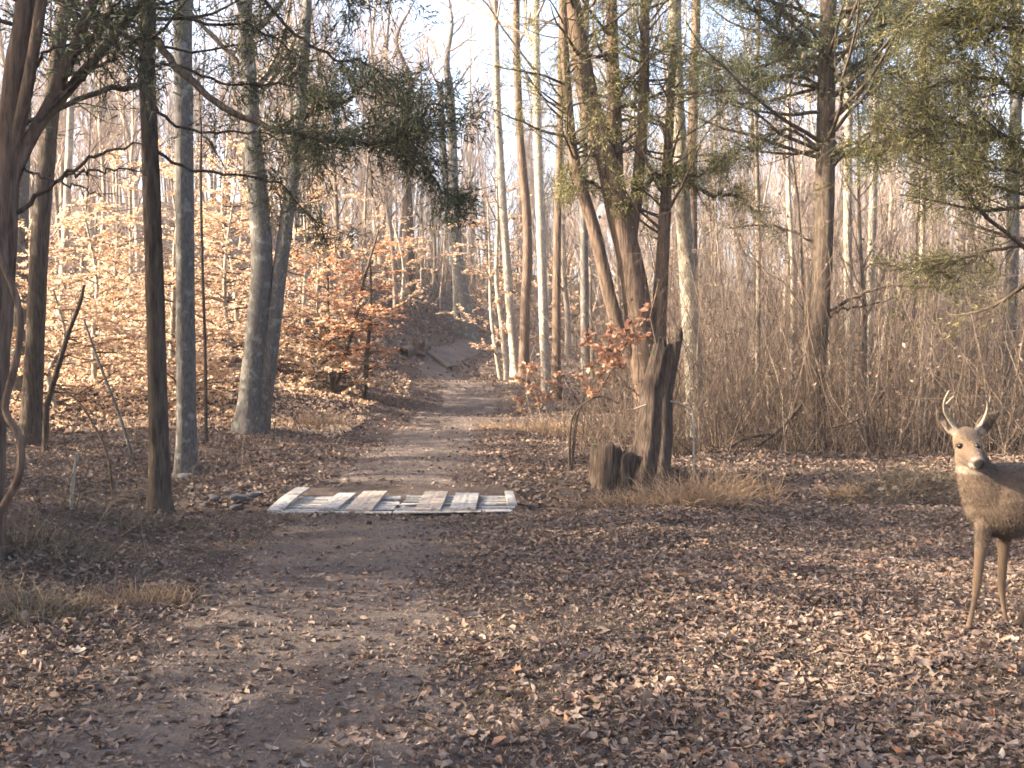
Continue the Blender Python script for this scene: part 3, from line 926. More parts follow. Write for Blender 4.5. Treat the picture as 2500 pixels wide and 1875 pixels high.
# ------------------------------------------------------------------ beech saplings that keep their leaves
def beech(name, label, stems, Y, mat, seed, nb=26, spread=1.2, nl=60, size=0.075, z_from=0.25, tilt=0.35, bark='bark_pale', base=None, cat='sapling', flat=True):
    g = np.random.default_rng(1300 + seed)
    tr, twigs, lv = [], [], []
    base_pt = None
    for pts, w in stems:
        L = line_px(pts, Y) if base is None else np.asarray(pts, float) + np.asarray(base)
        L[-1, 2] = float(H(L[-1, 0], L[-1, 1])) - 0.04
        P = smooth_line(L[::-1], 18)
        r = np.linspace(w, w * 0.3, 18) / 2 * Y / FPX
        tr.append(tubes(P[None], r[None], 7))
        base_pt = P[0] if base_pt is None else base_pt
        t = g.uniform(z_from, 1.0, nb)
        p, d, rr = along(P[None], r[None], np.zeros(nb, int), t)
        az = g.uniform(0, 2 * math.pi, nb)
        el = g.uniform(0.0, 0.45, nb) if flat else g.uniform(0, 1.0, nb)
        dd = np.stack([np.cos(az) * np.cos(el), np.sin(az) * np.cos(el), np.sin(el)], 1)
        P1 = grow(p, dd, spread * g.uniform(0.4, 1.0, nb), 6, 0.12, -0.02, g)
        R1 = np.maximum(rr * 0.45, 0.004)[:, None] * np.linspace(1, 0.3, 6)[None]
        twigs.append(tubes(P1, R1, 4))
        idx = np.repeat(np.arange(nb), 5)
        p2, d2, _ = along(P1, R1, idx, g.uniform(0.2, 1, len(idx)))
        P2 = grow(p2, unit(d2 + g.normal(0, 0.6, (len(idx), 3)) * [1, 1, 0.25]), spread * g.uniform(0.15, 0.4, len(idx)), 3, 0.1, -0.02, g)
        twigs.append(tubes(P2, np.full(P2.shape[:2], 0.003), 3))
        j = g.integers(0, len(idx), nb * nl)
        pp, _, _ = along(P2, np.zeros(P2.shape[:2]), j, g.uniform(0, 1, len(j)))
        lv.append(leaf_batch(pp + g.normal(0, 0.03, pp.shape) * [1, 1, 0.5], g.uniform(size * 0.7, size * 1.3, len(pp)), tilt, g, 0.15, 0.6))
    b = base_pt + [0, 0, 0.03]
    root = empty(name, b)
    tag(root, label, cat)
    link('stem', mesh_from(name + '_stem', rel(tr, b)), root, M[bark])
    bo = link('branches', mesh_from(name + '_branches', rel(twigs, b)), root, M['twig'])
    o = link('leaves', mesh_from(name + '_leaves', rel(lv, b), smooth=False), bo, M[mat])
    o['kind'] = 'stuff'
    TREE_FOOT.append((b[0], b[1], 0.6))
    return root


beech('beech_sapling', 'orange-leaved beech sapling with curved dark stems left of the path',
      [([(925, 560), (890, 680), (868, 780), (838, 880), (812, 978)], 15), ([(905, 640), (905, 760), (895, 880), (890, 962)], 15), ([(800, 640), (803, 800), (812, 975)], 12)],
      22.5, 'beech_orange', 1, nb=22, spread=1.25, nl=60, size=0.085, bark='bark_dark')
gold = [(-4.1, 22.6, 2.0, 'knee-high golden beech sprout beside the forked tree'), (-6.4, 19.6, 1.5, 'lowest golden beech sapling before the lit bank'), (-8.9, 19.2, 2.4, 'low golden beech sprout left of the slim cedar'),
        (-6.6, 23.2, 4.2, 'tallest golden beech sapling between lichen trunk and forked tree'),
        (-8.1, 23.4, 4.6, 'golden beech sapling seen between slim dark cedar and lichen trunk'),
        (-9.3, 21.9, 3.8, 'golden beech sapling just left of the slim dark cedar trunk'),
        (-9.6, 24.0, 4.8, 'golden beech sapling highest on the lit slope'),
        (-7.4, 26.5, 5.0, 'golden beech sapling far up the slope behind the lichen trunk'),
        (-5.4, 25.5, 4.4, 'golden beech sapling right behind the forked tree'),
        (-10.2, 20.2, 3.6, 'golden beech sapling beyond the leaning dark branch'),
        (-4.6, 23.0, 3.4, 'low golden beech sapling between forked tree and orange beech')]
for k, (x, y, h, lab) in enumerate(gold):
    g = np.random.default_rng(40 + k)
    z = float(H(x, y))
    w = g.normal(0, 0.15, (3, 2))
    beech('beech_sapling', lab, [([[w[0, 0] * 2, w[0, 1] * 2, h], [w[1, 0], w[1, 1], h * 0.6], [w[2, 0] * 0.5, 0, h * 0.3], [0, 0, 0]], 14)], y, 'beech_gold', 10 + k,
          nb=44, spread=1.7, nl=95, size=0.085, z_from=0.05, tilt=0.45, base=(x, y, z))
beech('beech_sapling', 'pale golden beech sapling with layered leaves behind the path bend clump',
      [([(1190, 480), (1196, 640), (1200, 780), (1222, 930)], 12)], 30.0, 'beech_gold', 31, nb=30, spread=1.9, nl=90, size=0.10, z_from=0.12)
beech('beech_sapling', 'golden beech sapling glowing behind the many-stemmed cedar',
      [([(1690, 560), (1670, 720), (1665, 880), (1660, 1010)], 12)], 24.0, 'beech_gold', 32, nb=26, spread=1.5, nl=40, size=0.09, z_from=0.1)
for k, (x, y, h, lab) in enumerate([(-4.4, 39.0, 3.6, 'tan beech sapling on the bank beyond the path bend'), (-0.2, 46.0, 4.5, 'tan beech sapling above the top of the path'),
                                     (-6.5, 47.0, 5.0, 'pale beech sapling high on the hill behind the orange beech'), (2.6, 41.0, 4.5, 'pale tan beech sapling deep behind the slender clump')]):
    w = np.random.default_rng(60 + k).normal(0, 0.15, (2, 2))
    beech('beech_sapling', lab, [([[w[0, 0] * 2, w[0, 1] * 2, h], [w[1, 0], w[1, 1], h * 0.5], [0, 0, 0]], 10)], y, 'beech_gold', 50 + k, nb=30, spread=1.8, nl=50, size=0.13, z_from=0.08, tilt=0.5, base=(x, y, float(H(x, y))))
beech('oak_seedling', 'small oak with red-brown leaves leaning against the broken snag',
      [([(1545, 800), (1520, 860), (1460, 960), (1410, 1010), (1392, 1100)], 4.5), ([(1500, 830), (1480, 900), (1420, 980), (1394, 1100)], 4)],
      12.4, 'oak_red', 33, nb=14, spread=0.45, nl=14, size=0.10, z_from=0.45, tilt=0.9, bark='bark_dark', flat=False)
beech('oak_seedling', 'small bright orange-leaved seedling at the foot of the path-side clump',
      [([(1290, 900), (1285, 950), (1300, 1030)], 8), ([(1345, 930), (1330, 980), (1310, 1035)], 7)],
      22.5, 'oak_red', 34, nb=14, spread=0.55, nl=22, size=0.10, z_from=0.2, tilt=0.9, flat=False)

# ------------------------------------------------------------------ woods on the rise, tree by tree
g = np.random.default_rng(77)
placed = []
tries = 0
WOODS = []
while len(placed) < 225 and tries < 8000:
    tries += 1
    y = 23 + 50 * g.random() ** 0.9
    x = g.uniform(-1, 1) * (y * 0.55 + 2)
    if abs(x - float(path_x(y))) < 1.7 and y < 50:
        continue
    if -1.0 < x < 1.0 and y < 27:
        continue
    if any((x - a) ** 2 + (y - b) ** 2 < 0.8 for a, b in placed) or any((x - a) ** 2 + (y - b) ** 2 < c * c for a, b, c in TREE_FOOT):
        continue
    # keep the lit slope and the way up the path open
    if x < -3.5 and y < 27 and g.random() < 0.75:
        continue
    u = (x / y)
    if -0.13 < u < 0.0 and y < 44 and g.random() < 0.7:
        continue
    placed.append((x, y))
    s = g.uniform(0.75, 1.2)
    WOODS.append((int(g.integers(0, len(VAR))) if y > 33 else int(g.choice([0, 2, 4, 6, 7])), x, y, s, g.uniform(0, 6.28)))

# young bare trees standing in the thicket
YOUNG = []
while len(YOUNG) < 60:
    y = g.uniform(14.0, 27.0)
    x = y * g.uniform(0.12, 0.56)
    if any((x - a) ** 2 + (y - b) ** 2 < 0.35 for _, a, b, _, _ in YOUNG) or any((x - a) ** 2 + (y - b) ** 2 < 0.4 for a, b, c in TREE_FOOT):
        continue
    YOUNG.append((int(g.choice([2, 4, 6, 7])), x, y, g.uniform(0.28, 0.6), g.uniform(0, 6.28)))
ORD = ['first', 'second', 'third', 'fourth', 'fifth', 'sixth', 'seventh', 'eighth', 'ninth', 'tenth', 'eleventh', 'twelfth', 'thirteenth', 'fourteenth', 'fifteenth', 'sixteenth', 'seventeenth', 'eighteenth', 'nineteenth', 'twentieth']
MARKS = [(45, 'the curved vine'), (160, 'the pale slope trunk'), (378, 'the slim cedar'), (453, 'the lichen trunk'), (640, 'the forked tree'), (870, 'the orange beech'), (1000, 'the hill trunk'),
         (1135, 'the twin trunk'), (1245, 'the path-bend tree'), (1330, 'the whitest trunk'), (1540, 'the many-stemmed cedar'), (1690, 'the thick pale trunk'), (1850, 'the slim thicket stem'),
         (2000, 'the tall cedar'), (2125, 'the mottled trunk'), (2255, 'the mid-thicket stem'), (2465, 'the deer-side trunk')]


def place_ranked(items, kind, group, name):
    order = {}
    for it in items:
        px = 1250 + FPX * it[1] / it[2]
        mk = min(MARKS, key=lambda q: abs(q[0] - px))
        order.setdefault((mk[1], 'left' if px < mk[0] else 'right'), []).append((abs(px - mk[0]), it))
    for (mk, side), lst in order.items():
        lst.sort(key=lambda q: q[0])
        for i, (_, it) in enumerate(lst):
            lab = f'{kind}, {ORD[min(i, 19)]} to the {side} of {mk}'
            place_woods(*it, lab, group, name)


place_ranked(WOODS, 'bare tree in far woods', 'bare trees in the woods behind', 'bare_tree')
place_ranked(YOUNG, 'young bare tree in thicket', 'young trees in the thicket', 'young_tree')

# the woods beyond the ridge, one mass of stems
g = np.random.default_rng(78)
T = 700
yy = g.uniform(74, 120, T)
xx = g.uniform(-1, 1, T) * (yy * 0.6)
st = np.stack([xx, yy, H(xx, yy)], 1)
P1 = grow(st, np.tile([[0, 0, 1.0]], (T, 1)) + g.normal(0, 0.05, (T, 3)), g.uniform(9, 16, T), 6, 0.05, 0.05, g)
R1 = g.uniform(0.06, 0.18, T)[:, None] * np.linspace(1, 0.15, 6)[None]
idx = np.repeat(np.arange(T), 16)
p2, d2, r2 = along(P1, R1, idx, g.uniform(0.25, 1, len(idx)))
P2 = grow(p2, unit(d2 * 0.9 + g.normal(0, 0.5, (len(idx), 3))), g.uniform(1.0, 3.6, len(idx)), 4, 0.15, 0.1, g)
tw = tubes(P2, np.maximum(r2 * 0.4, 0.012)[:, None] * np.linspace(1, 0.4, 4)[None], 3)
far = link('far_woods', mesh_from('far_woods', [tubes(P1, R1, 5), tw]), mat=M['crown_woods'])
tag(far, 'grey-brown mass of bare stems on the skyline beyond the ridge', 'woods', kind='stuff')

# ------------------------------------------------------------------ undergrowth: tangled thin stems nobody could count
def brush(n, xy, hmin, hmax, g, rmax=0.006, sidetw=3, lean=0.30):
    st = np.stack([xy[:, 0], xy[:, 1], H(xy[:, 0], xy[:, 1]) - 0.02], 1)
    L = hmin + (hmax - hmin) * g.random(n) ** 2.0
    P1 = grow(st, unit(np.tile([[0, 0, 1.0]], (n, 1)) + g.normal(0, lean, (n, 3))), L, 6, 0.18, 0.04, g)
    R1 = g.uniform(0.3, 1, n)[:, None] * rmax * np.linspace(1, 0.4, 6)[None]
    idx = np.repeat(np.arange(n), sidetw)
    p2, d2, r2 = along(P1, R1, idx, g.uniform(0.2, 1, len(idx)))
    P2 = grow(p2, unit(d2 * 0.6 + g.normal(0, 0.6, (len(idx), 3))), L[idx] * g.uniform(0.15, 0.45, len(idx)), 4, 0.2, 0.0, g)
    R2 = np.maximum(r2 * 0.6, 0.0016)[:, None] * np.linspace(1, 0.5, 4)[None]
    return [tubes(P1, R1, 4), tubes(P2, R2, 3)], P2


g = np.random.default_rng(55)
ch, lf = [], []
n = 4300
yy = 12.6 + 13 * g.random(n) ** 1.15
xx = np.where(g.random(n) < 0.93, g.uniform(0.145, 0.60, n), g.uniform(0.07, 0.16, n)) * yy
keep = yy > 12.4 + 1.1 * vnoise(xx, yy * 0 + 3, 0.8, 9) + np.where(xx / yy < 0.2, 0.8, 0)
c, P2 = brush(keep.sum(), np.stack([xx, yy], 1)[keep], 0.6, 4.6, g, 0.0062, 4)
ch += c
j = g.integers(0, len(P2), 7000)
pp = P2[j, -1]
lf.append(leaf_batch(pp, g.uniform(0.035, 0.08, len(pp)), 1.0, g, 0.25))
n = 150                                        # arching canes
yy = 12.8 + 8 * g.random(n); xx = g.uniform(0.15, 0.6, n) * yy
c, P2 = brush(n, np.stack([xx, yy], 1), 1.2, 4.2, g, 0.011, 6, 0.55)
ch += c
n = 700                                        # second, far band
yy = g.uniform(22, 34, n); xx = g.uniform(0.08, 0.6, n) * yy
c, P2 = brush(n, np.stack([xx, yy], 1), 1.5, 4.5, g, 0.012)
ch += c
n = 1100                                       # scrub along the ridge
yy = g.uniform(50, 74, n); xx = g.uniform(-0.1, 0.6, n) * yy
c, P2 = brush(n, np.stack([xx, yy], 1), 1.2, 5.5, g, 0.028, 4)
ch += c
u = link('thicket', mesh_from('thicket', ch), mat=M['twig'])
tag(u, 'tangled tan brush and briars filling the woods edge around the tall cedar', 'undergrowth', kind='stuff')
u2 = link('thicket_leaves', mesh_from('thicket_leaves', lf, smooth=False), mat=M['litter'])
tag(u2, 'withered leaves caught in the tangled brush', 'leaves', kind='stuff')

ch = []
g = np.random.default_rng(56)
n = 420
xx, yy = g.uniform(-9, -3.0, n), g.uniform(7.0, 16, n)
k = (xx > -yy * 0.56) & (xx < -2.9 - 0.03 * yy)
c, P2 = brush(k.sum(), np.stack([xx, yy], 1)[k], 0.25, 1.1, g, 0.005, 3, 0.35)
ch += c
n = 240
xx, yy = g.uniform(-4.2, -2.2, n), g.uniform(5.0, 8.6, n)
k = xx < -0.40 * yy + 0.2 * g.normal(0, 1, n)
c, P2 = brush(k.sum(), np.stack([xx, yy], 1)[k], 0.12, 0.6, g, 0.0035, 4, 0.6)
ch += c
n = 500
xx, yy = g.uniform(-14, 1.0, n), g.uniform(16, 36, n)
k = np.abs(xx - path_x(yy)) > 1.8
c, P2 = brush(k.sum(), np.stack([xx, yy], 1)[k], 0.6, 2.2, g, 0.008, 3, 0.3)
ch += c
n = 650
xx, yy = g.uniform(-9, 6, n), g.uniform(36, 66, n)
k = (np.abs(xx - path_x(yy)) > 1.5) | (yy > 44)
c, P2 = brush(k.sum(), np.stack([xx, yy], 1)[k], 1.0, 4.0, g, 0.018, 4, 0.35)
ch += c
n = 160
xx, yy = g.uniform(0.0, 2.6, n), g.uniform(11.8, 20, n)
c, P2 = brush(n, np.stack([xx, yy], 1), 0.3, 1.3, g, 0.005, 3, 0.4)
ch += c
u = link('low_brush', mesh_from('low_brush', ch), mat=M['twig'])
tag(u, 'thin bare weeds and twigs on both sides of the path', 'undergrowth', kind='stuff')

# single sticks and stems one can pick out at the left
def stick(name, label, pts, Y, w0, w1, mat, cat='branch', dy=0.0, twigs=0, seed=0, sink=None):
    g = np.random.default_rng(2000 + seed)
    P = smooth_line(line_px(pts, Y), 24)
    P[:, 1] += np.linspace(0, dy, 24)
    if sink is not None:
        P[sink, 2] = float(H(P[sink, 0], P[sink, 1])) - 0.03
    r = np.linspace(w0, w1, 24) / 2 * Y / FPX
    ch = [tubes(P[None], r[None], 8)]
    if twigs:
        p, d, rr = along(P[None], r[None], np.zeros(twigs, int), g.uniform(0.15, 0.95, twigs))
        q = grow(p, unit(d * 0.6 + g.normal(0, 0.6, (twigs, 3))), g.uniform(0.15, 0.5, twigs), 5, 0.15, 0.03, g)
        ch.append(tubes(q, np.maximum(rr * 0.4, 0.002)[:, None] * np.linspace(1, 0.4, 5)[None], 4))
    i = 0 if P[0, 2] < P[-1, 2] else -1
    b = P[i].copy()
    o = link(name, mesh_from(name, rel(ch, b)), None, M[mat])
    o.location = b
    tag(o, label, cat)
    return o


stick('vine', 'thick curving pale vine snaking down at the left edge', [(-30, 560), (5, 640), (38, 720), (50, 790), (40, 880), (18, 960), (14, 1010), (46, 1060), (52, 1120), (40, 1180), (0, 1250), (-25, 1330), (-30, 1420)], 5.9, 17, 20, 'bark_brown', 'vine', seed=1, sink=-1)
stick('leaning_branch', 'dark dead branch leaning beside the dark trunk on the left', [(205, 695), (195, 740), (165, 820), (138, 910), (108, 1010)], 14.5, 8, 16, 'bark_dark', twigs=4, seed=2, sink=-1)
stick('leaning_stick', 'long thin pole slanting up across the leafy slope', [(330, 1135), (290, 1010), (240, 880), (205, 780)], 14.0, 9, 5, 'bark_grey', seed=3, sink=0)
stick('leaning_stick', 'thin forked twig crossing from the leaning dead branch', [(140, 940), (190, 980), (230, 1040), (262, 1110), (275, 1200)], 11.0, 5, 7, 'bark_brown', twigs=3, seed=4, sink=-1)
stick('weed_stalk', 'short upright broken reddish stem in the left undergrowth', [(188, 1110), (178, 1180), (172, 1260), (168, 1330)], 8.2, 9, 10, 'bark_pale', seed=5, sink=-1)
stick('dead_branch', 'arching dead branch on the ground left of the tall cedar', [(1960, 985), (1900, 1050), (1830, 1100), (1790, 1120), (1745, 1160)], 13.4, 10, 14, 'bark_dark', twigs=8, seed=6, sink=-1)
stick('dead_branch', 'second dead branch lying behind the tan grass tuft', [(1880, 1060), (1820, 1070), (1770, 1100), (1725, 1150)], 13.2, 7, 12, 'bark_dark', twigs=6, seed=7, sink=-1)
stick('leaning_stick', 'thin pale stick propped diagonally across the broken snag', [(1632, 925), (1600, 985), (1560, 1090), (1540, 1165)], 11.1, 6, 8, 'bark_pale', seed=8, sink=-1)
stick('bent_sapling', 'bare bent sapling arching over beside the broken snag', [(1510, 985), (1470, 968), (1425, 985), (1396, 1025), (1390, 1100)], 12.6, 3.5, 6, 'bark_dark', twigs=3, seed=9, sink=-1)
stick('briar', 'pale thin briar stem arching across the face of the snag', [(1545, 1000), (1590, 985), (1640, 980), (1680, 995), (1692, 1015), (1694, 1130)], 11.0, 4, 5, 'bark_pale', seed=10, sink=-1)

# ------------------------------------------------------------------ broken snag, stump, logs
def hollow_stump(name, label, base, top, r0, r1, jag, seed, hole=0.55, n=26, K=16, spike=None, flare=0.35, cat='stump'):
    g = np.random.default_rng(3000 + seed)
    base, top = np.asarray(base, float), np.asarray(top, float)
    P = base + (top - base) * np.linspace(0, 1, K)[:, None]
    P += np.stack([np.interp(np.arange(K), np.linspace(0, K - 1, 4), np.r_[0, g.normal(0, 0.02, 2), 0]) for _ in range(3)], 1)
    z = np.linspace(0, 1, K)
    Rr = r0 + (r1 - r0) * z + flare * r0 * np.exp(-z * 6)
    V, F = tubes(P[None], Rr[None], n)
    V = V.reshape(K, n, 3)
    a = np.arange(n) * 2 * math.pi / n
    ridge = 1 + 0.09 * np.sin(a * 5 + 1.2) + 0.04 * np.sin(a * 9 + seed) + g.normal(0, 0.035, n)
    c = P[:, None]
    slow = np.stack([np.interp(np.arange(K), np.linspace(0, K - 1, 5), g.normal(0, 0.03, 5)) for _ in range(n)], 1)
    V = c + (V - c) * (ridge[None, :] + slow)[:, :, None]
    h = (top - base)
    jz = g.uniform(-jag, jag * 0.6, n) + (jag * 2.0 * np.exp(-((np.angle(np.exp(1j * (a - spike)))) / 0.6) ** 2) if spike is not None else 0)
    for k in range(K):
        V[k] += unit(h) * (jz * z[k] ** 3)[:, None]
    inner = P[-1] + (V[-1] - P[-1]) * hole
    inner2 = inner - unit(h) * min(0.35, 0.5 * np.linalg.norm(h))
    A = np.concatenate([V.reshape(-1, 3), inner, inner2, [inner2.mean(0)]])
    i = np.arange(n); i2 = (i + 1) % n
    o1, o2, o3 = (K - 1) * n, K * n, (K + 1) * n
    Q = np.concatenate([F, np.stack([o1 + i, o1 + i2, o2 + i2, o2 + i], 1), np.stack([o2 + i, o2 + i2, o3 + i2, o3 + i], 1)])
    Tt = np.stack([o3 + i, o3 + i2, np.full(n, o3 + n)], 1)
    me = mesh_from(name, [(A - base, Q)], smooth=True)
    bm = bmesh.new(); bm.from_mesh(me); bm.verts.ensure_lookup_table()
    for t in Tt:
        bm.faces.new([bm.verts[int(q)] for q in t])
    bm.normal_update(); bm.to_mesh(me); bm.free()
    o = link(name, me, None, M['dead_wood'])
    o.location = base
    tag(o, label, cat)
    return o


b = foot(1578, 1185, 0.08)
hollow_stump('broken_snag', 'tall dark broken snag leaning beside the low stump', b, at(1632, 838, b[1] + 0.05), 0.205, 0.15, 0.09, 1, 0.6, spike=5.3, K=30, n=40)
b2 = foot(1500, 1192, 0.08)
b2[1] += 0.12
hollow_stump('low_stump', 'low jagged mossy stump joined to the foot of the broken snag', b2, at(1507, 1098, b2[1]), 0.27, 0.275, 0.05, 2, 0.72, spike=2.6, K=14, n=40, flare=0.25)
b = foot(1012, 862, 0.05)
hollow_stump('far_stump', 'small grey stump on the bank by the path bend', b, b + [0.1, 0, 0.45], 0.32, 0.25, 0.08, 3, 0.6, K=8)
p0, p1 = foot(1050, 868, -0.08), foot(1098, 905, -0.06)
lg = link('fallen_log', mesh_from('fallen_log', rel([trunk_chunk(smooth_line([p0, (p0 + p1) / 2 + [0, 0, 0.03], p1], 12), np.linspace(0.13, 0.1, 12), rng, 9, 0)], p0)), None, M['log'])
lg.location = p0
tag(lg, 'weathered log lying down the bank toward the path bend', 'log')
p0, p1 = foot(985, 868, -0.1), foot(1045, 850, -0.1)
lg = link('fallen_log', mesh_from('fallen_log', rel([trunk_chunk(smooth_line([p0, (p0 + p1) / 2 + [0, 0, 0.02], p1], 12), np.linspace(0.17, 0.15, 12), rng, 9, 0)], p0)), None, M['log'])
lg.location = p0
tag(lg, 'short thick log at the foot of the dark hill trunk', 'log')

# ------------------------------------------------------------------ pallet crossing
def box_chunk(cx, cy, cz, sx, sy, sz, g=None, rag=0.0):
    v = np.array([[x, y, z] for z in (-.5, .5) for y in (-.5, .5) for x in (-.5, .5)]) * [sx, sy, sz]
    if g is not None:
        v += g.normal(0, rag, v.shape)
    v += [cx, cy, cz]
    f = np.array([[0, 2, 3, 1], [4, 5, 7, 6], [0, 1, 5, 4], [2, 6, 7, 3], [0, 4, 6, 2], [1, 3, 7, 5]])
    return v, f


def bevel(o, w=0.004):
    m = o.modifiers.new('bevel', 'BEVEL')
    m.width = w
    m.segments = 1
    return o


g = np.random.default_rng(61)
z_deck = 0.0
BX0, BX1, BY0, BY1 = at(655, 1245, 9.45)[0], at(1258, 1245, 9.45)[0], 9.5, 10.62
half = (BX1 - BX0) / 2
for k in range(2):
    cx = BX0 + half * (k + 0.5)
    root = empty('wooden_pallet', (cx, (BY0 + BY1) / 2, z_deck - 0.12), 0.012 - 0.02 * k)
    tag(root, ['weathered white pallet, left half of the ditch crossing', 'weathered white pallet, right half of the ditch crossing'][k], 'pallet', 'pallets of the ditch crossing')
    w = half - 0.03
    nsl = 8
    for i in range(nsl):
        yy = -(BY1 - BY0) / 2 + 0.05 + i * ((BY1 - BY0) - 0.10) / (nsl - 1)
        if (k, i) in ((1, 3),):
            continue
        v, f = box_chunk(0, 0, 0, w, 0.10 if i in (0, nsl - 1) else 0.078, 0.019, g, 0.0035)
        o = link('slat', mesh_from('slat', [(v, f)], False), root, M['plank_white'])
        o.location = (g.normal(0, 0.012), yy + g.normal(0, 0.008), 0.1 + g.normal(0, 0.003))
        o.rotation_euler = (g.normal(0, 0.02), g.normal(0, 0.004), g.normal(0, 0.008))
        bevel(o, 0.003)
    for xx in (-w / 2 + 0.03, 0.0, w / 2 - 0.03):
        v, f = box_chunk(xx, 0, 0.043, 0.04, BY1 - BY0 - 0.04, 0.09, g, 0.002)
        bevel(link('stringer', mesh_from('stringer', [(v, f)], False), root, M['plank_tan']))


def warped_board(label, px0, px1, y0, y1, thick, mat, bend=0.0, droop=0.0, grooves=0, z0=0.0, skew=0.0):
    """board lying along the path; px0, px1: picture x of its near edge; bend curls its near end down or up"""
    K, n = 14, 9
    xa, xb = at(px0, 1243, y0)[0], at(px1, 1243, y0)[0]
    t = np.linspace(0, 1, K)
    u = np.linspace(0, 1, n)
    Tg, Ug = np.meshgrid(t, u, indexing='ij')
    X = xa + (xb - xa) * Ug + skew * Tg
    Yv = y0 + (y1 - y0) * Tg
    Z = z_deck + 0.014 + z0 + bend * (1 - Tg) ** 2.2 + droop * Tg ** 2 + 0.004 * np.sin(Ug * math.pi)
    if grooves:
        for gpos in np.arange(1, grooves + 1) / (grooves + 1):
            Z -= 0.004 * (np.abs(Ug - gpos) < 0.07)
    Xc, Yc = (xa + xb) / 2, (y0 + y1) / 2
    top = np.stack([X - Xc, Yv - Yc, Z], -1).reshape(-1, 3)
    bot = top - [0, 0, thick]
    i0 = (np.arange(K - 1)[:, None] * n + np.arange(n - 1)[None]).ravel()
    ft = np.stack([i0, i0 + 1, i0 + n + 1, i0 + n], 1)
    fb = ft[:, ::-1] + K * n
    rim = list(range(n)) + [k * n + n - 1 for k in range(1, K)] + [(K - 1) * n + i for i in range(n - 2, -1, -1)] + [k * n for k in range(K - 2, 0, -1)]
    rim = np.array(rim)
    r2 = np.roll(rim, -1)
    fs = np.stack([r2, rim, rim + K * n, r2 + K * n], 1)
    o = link('loose_board', mesh_from('loose_board', [(np.concatenate([top, bot]), np.concatenate([ft, fb, fs]))], smooth=False), None, M[mat])
    o.location = (Xc, Yc, 0)
    tag(o, label, 'board', 'loose boards on the ditch crossing')
    return o


warped_board('narrow white board curling down over the left end of the crossing', 650, 688, 9.52, 10.75, 0.02, 'plank_white', bend=-0.06, droop=0.0, skew=0.02, z0=0.05)
warped_board('whitish knotty board, second from the curled one, lying crooked', 776, 824, 9.62, 10.6, 0.022, 'plank_white', bend=-0.012, grooves=1, skew=0.03, z0=0.012)
warped_board('tan board between the whitish knotty board and the gap in the middle', 843, 908, 9.54, 10.72, 0.024, 'plank_tan', bend=-0.018, grooves=2, z0=0.016)
warped_board('tan wide board right of the gap in the middle of the crossing', 1012, 1075, 9.53, 10.7, 0.024, 'plank_tan', bend=-0.015, grooves=1, z0=0.014)
warped_board('short pale square-cut board right of the wide tan one', 1098, 1161, 9.56, 10.6, 0.024, 'plank_white', grooves=2, z0=0.012)
warped_board('stubby white board end at the right edge of the crossing', 1240, 1262, 9.85, 10.75, 0.03, 'plank_white', z0=0.012, skew=-0.04)
v, f = box_chunk(0, 0, 0, 0.62, 0.10, 0.05, g, 0.004)
o = bevel(link('bearer', mesh_from('bearer', [(v, f)], False), None, M['plank_tan']))
o.location = (BX0 + 0.17, BY0 - 0.06, z_deck - 0.10)
tag(o, 'brown timber bearer showing under the near left corner of the crossing', 'timber')

# ------------------------------------------------------------------ rocks at the ditch
g = np.random.default_rng(62)
RK = []
for k in range(5):
    bm = bmesh.new()
    bmesh.ops.create_icosphere(bm, subdivisions=2, radius=1.0)
    for v in bm.verts:
        v.co *= 1 + g.normal(0, 0.09)
        v.co.z *= 0.45
        v.co.x *= 1.25
        v.co = Vector([round(c * 3.2) / 3.2 * 0.45 + c * 0.55 for c in v.co])
    me = bpy.data.meshes.new('rock')
    bm.to_mesh(me); bm.free()
    me.materials.append(M['rock'])
    RK.append(me)
spots = [(445, 1168, .17, 'broad flat pale stone behind the foot of the slim dark cedar'), (520, 1215, .10, None), (560, 1200, .12, None), (590, 1222, .15, None), (620, 1210, .11, None), (610, 1185, .09, None), (545, 1180, .08, None),
         (640, 1178, .07, None), (575, 1240, .09, None), (1270, 1180, .09, None), (1290, 1200, .08, None), (1262, 1160, .07, None), (1310, 1222, .07, None), (480, 1200, .08, None), (500, 1235, .07, None)]
for k, (px, py, s, lab) in enumerate(spots):
    p = foot(px, py)
    o = link('rock', RK[k % 5])
    o.location = (p[0], p[1], p[2] + s * 0.16)
    s *= 0.72
    o.location.z = p[2] + s * 0.05
    o.scale = (s, s * 0.8, s)
    o.rotation_euler = (g.normal(0, .15), g.normal(0, .15), g.uniform(0, 6))
    side = 'left' if px < 900 else 'right'
    same = sorted(q[0] for q in spots if (q[0] < 900) == (px < 900) and not q[3])
    rank = '' if lab else ['first', 'second', 'third', 'fourth', 'fifth', 'sixth', 'seventh', 'eighth', 'ninth', 'tenth'][same.index(px)]
    tag(o, lab or f'grey-blue ditch stone {side} of the crossing, {rank} from the left', 'rock', 'stones in the ditch')

